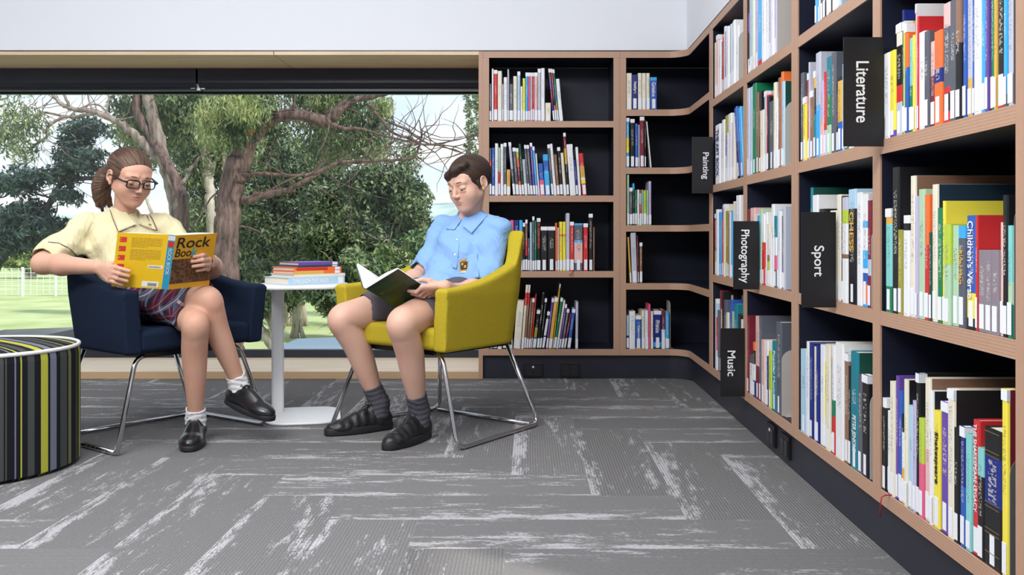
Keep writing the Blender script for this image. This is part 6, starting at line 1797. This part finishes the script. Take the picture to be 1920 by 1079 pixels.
fl_ = Field((-.79, 3.24, .04), (-.15, 3.92, .62), .0035)
rl = (.071, .056, .0525, .0475, .028); leg(fl_, Rh, Rk, Ra, rl); leg(fl_, Lh, Lk, La, rl)
body_mesh('body', [fh, fc, fa, fl_], skin_b, g); face_parts(hd, g, fh)
# short side swept hair
hair_d = hair_m('dark_brown_hair', (.016, .008, .005), (.070, .036, .024), (20, 1.8, 1))
f = Field(hd.c-V(.15, .16, .17), hd.c+V(.15, .16, .17), .0023)
f.ell(hd.p(0, -.020, .036), (.0785, .099, .082), hd.R, .01); f.ell(hd.p(0, .085, -.040), (.085, .068, .088), hd.R, .010, 'sub'); f.ell(hd.p(0, -.01, -.100), (.11, .10, .060), hd.R, .012, 'sub')
f.chain([hd.p(*q) for q in ((.045, .045, .088), (.010, .074, .074), (-.028, .072, .055), (-.052, .055, .040))], [.016, .017, .015, .009], .014)
for q in (-1, 1):
    f.ell(hd.p(q*.080, -.002, -.006), (.016, .020, .026), hd.R, .006, 'sub'); f.cap(hd.p(q*.070, .016, .010), hd.p(q*.069, .016, -.018), .0065, .004, .006)
f.ell(hd.p(.052, .088, .040), (.030, .030, .028), hd.R, .008, 'sub')
Rh_ = hd.R; c_ = hd.c.copy()
def strands2(x, y, z):
    a = (x-c_[0])*Rh_[0][0]+(y-c_[1])*Rh_[0][1]+(z-c_[2])*Rh_[0][2]; b = (x-c_[0])*Rh_[1][0]+(y-c_[1])*Rh_[1][1]+(z-c_[2])*Rh_[1][2]; w = (x-c_[0])*Rh_[2][0]+(y-c_[1])*Rh_[2][1]+(z-c_[2])*Rh_[2][2]
    an = np.arctan2(b+.3*a, w); return .0003*np.sin(an*46+2*np.sin(a*50))+.0002*np.sin(an*88+a*60)
f.disp(strands2); ho = f.mesh('hair', hair_d); strand_attr(ho, hd, True); adopt(ho, g)
# shirt
shirt = cloth('light_blue_cotton', (.24, .42, .74), .25, 1100)
f = Field((-.56, 3.52, .44), (-.03, 4.09, .865), .0032)
f.ell((-.252, 3.882, .70), (.135, .100, .115), Rt_, .04); f.ell((-.282, 3.825, .60), (.128, .108, .12), Rt_, .06); f.ell((-.325, 3.765, .515), (.130, .115, .075), Rt_, .05)
f.cap(Rs, Ls, .044, .044, .03); f.cap(nb-V(0, 0, .012), Rs, .047, .046, .03); f.cap(nb-V(0, 0, .012), Ls, .047, .046, .03); f.cap(nb-V(0, 0, .02), nb+V(0, 0, .020), .057, .0475, .025); f.ell((-.355, 3.735, .505), (.115, .095, .085), Rt_, .03)
f.spline([Rs, spt(Rs, Re, .4), spt(Rs, Re, .86)], [.049, .054, .058], .03); f.spline([Ls, spt(Ls, Le, .45), spt(Ls, Le, .90)], [.049, .057, .062], .03)
f.disp(folds(.0032, [(1, .3, .5), (-.6, .4, 1), (.3, .6, -.9)], [52, 43, 66], 13)); f.disp(folds(.0055, [(.5, .2, 1)], [30], 18))
for a, e_, t in ((Rs, Re, .80), (Ls, Le, .84)):
    d = nrm(e_-a); o_ = spt(a, e_, t); f.cap(o_+d*.062, o_+d*.067, .062, .062, .002, 'sub'); f.cap(spt(a, e_, t-.16), o_+d*.02, .042, .051, .004, 'sub')
f.cap(nb+V(0, 0, .032)+Ft*.008, nb+V(0, 0, .11)+Ft*.03, .043, .062, .004, 'sub'); f.cap(nb+Ft*.050+V(0, 0, .026), nb+Ft*.068-V(0, 0, .022), .018, .006, .004, 'sub')
adopt(f.mesh('shirt', shirt), g); collar_b = cloth('light_blue_collar', (.24, .42, .74), .25, 1100, wr=.08)
lay(f, [(893, 391), (914, 404), (884, 438), (867, 424)], 12, .006, .003, 'collar', collar_b, g); lay(f, [(862, 402), (866, 412), (852, 431), (836, 430)], 10, .006, .003, 'collar', collar_b, g)
lay(f, [(855, 436), (863, 438), (856, 505), (848, 503)], 16, .0045, .002, 'placket', collar_b, g, curved=True)
btn = mat('white_button', (.8, .8, .82), .3)
for x, y in ((857, 450), (853, 478)):
    r_ = ray(f, x, y, .006)
    if r_ is not None: m = MB(); m.ball(tuple(r_), (.0042, .0018, .0042), None, 12, 6); adopt(m.build('button', btn), g)
lay(f, [(856, 486), (894, 474), (898, 520), (862, 532)], 14, .0035, .0018, 'pocket', collar_b, g, curved=True)
gold = MATS['gold']; crd = mat('crest_brown', (.045, .022, .015), .7); crg = mat('crest_gold_thread', (.55, .33, .07), .6); crw = mat('crest_white', (.75, .72, .68), .7)
lay(f, [(861, 490), (878, 489), (877, 509), (862, 510)], 5, .0052, .001, 'crest', crg, g); lay(f, [(862.5, 491.5), (876.5, 490.5), (875.5, 505), (863.5, 506)], 5, .0064, .001, 'crest_shield', crd, g)
lay(f, [(866, 486), (873, 485.5), (874, 489.5), (865, 490)], 3, .0058, .001, 'crest_crown', crg, g); lay(f, [(865, 493.5), (868.5, 493), (868.5, 498), (865, 498.5)], 3, .0074, .001, 'crest_mark', crg, g); lay(f, [(870.5, 498), (874.5, 497.5), (873.5, 503), (869.5, 503)], 3, .0074, .001, 'crest_mark', crg, g)
lay(f, [(863, 509.5), (876, 508.5), (876, 511), (863, 512)], 4, .0062, .001, 'crest_ribbon', crw, g)
# shorts
shorts = cloth('grey_twill', (.105, .095, .115), .25, 900)
f = Field((-.66, 3.40, .41), (-.16, 3.93, .63), .0034)
f.cap(Lh, spt(Lh, Lk, .62), .083, .077, .03); f.cap(Rh, spt(Rh, Rk, .66), .083, .076, .03); f.ell((-.330, 3.755, .505), (.13, .11, .075), Rt_, .04)
f.disp(folds(.0022, [(.6, .5, .2), (-.3, .7, .6)], [60, 44], 25))
for h_, k_, t in ((Lh, Lk, .64), (Rh, Rk, .66)):
    d = nrm(k_-h_); o_ = spt(h_, k_, t); f.cap(o_+d*.086, o_+d*.088, .084, .084, .003, 'sub'); f.cap(spt(h_, k_, t-.12), o_+d*.04, .0685, .0665, .003, 'sub')
f.plane((0, 0, .427), (0, 0, -1), .006)
adopt(f.mesh('shorts', shorts), g)
sockg = cloth('grey_sock', (.085, .08, .10), .6, 260)
sock(La, Lk, .04, .075, .0385, .0375, sockg, g); sock(Ra, Rk, .04, .075, .0385, .0375, sockg, g)
shoe(V(-.370, 3.580, .001), nrm(V(-.466, -.885, 0)), .272, g, False); shoe(V(-.528, 3.733, .001), nrm(V(-.84, -.542, 0)), .272, g, False)
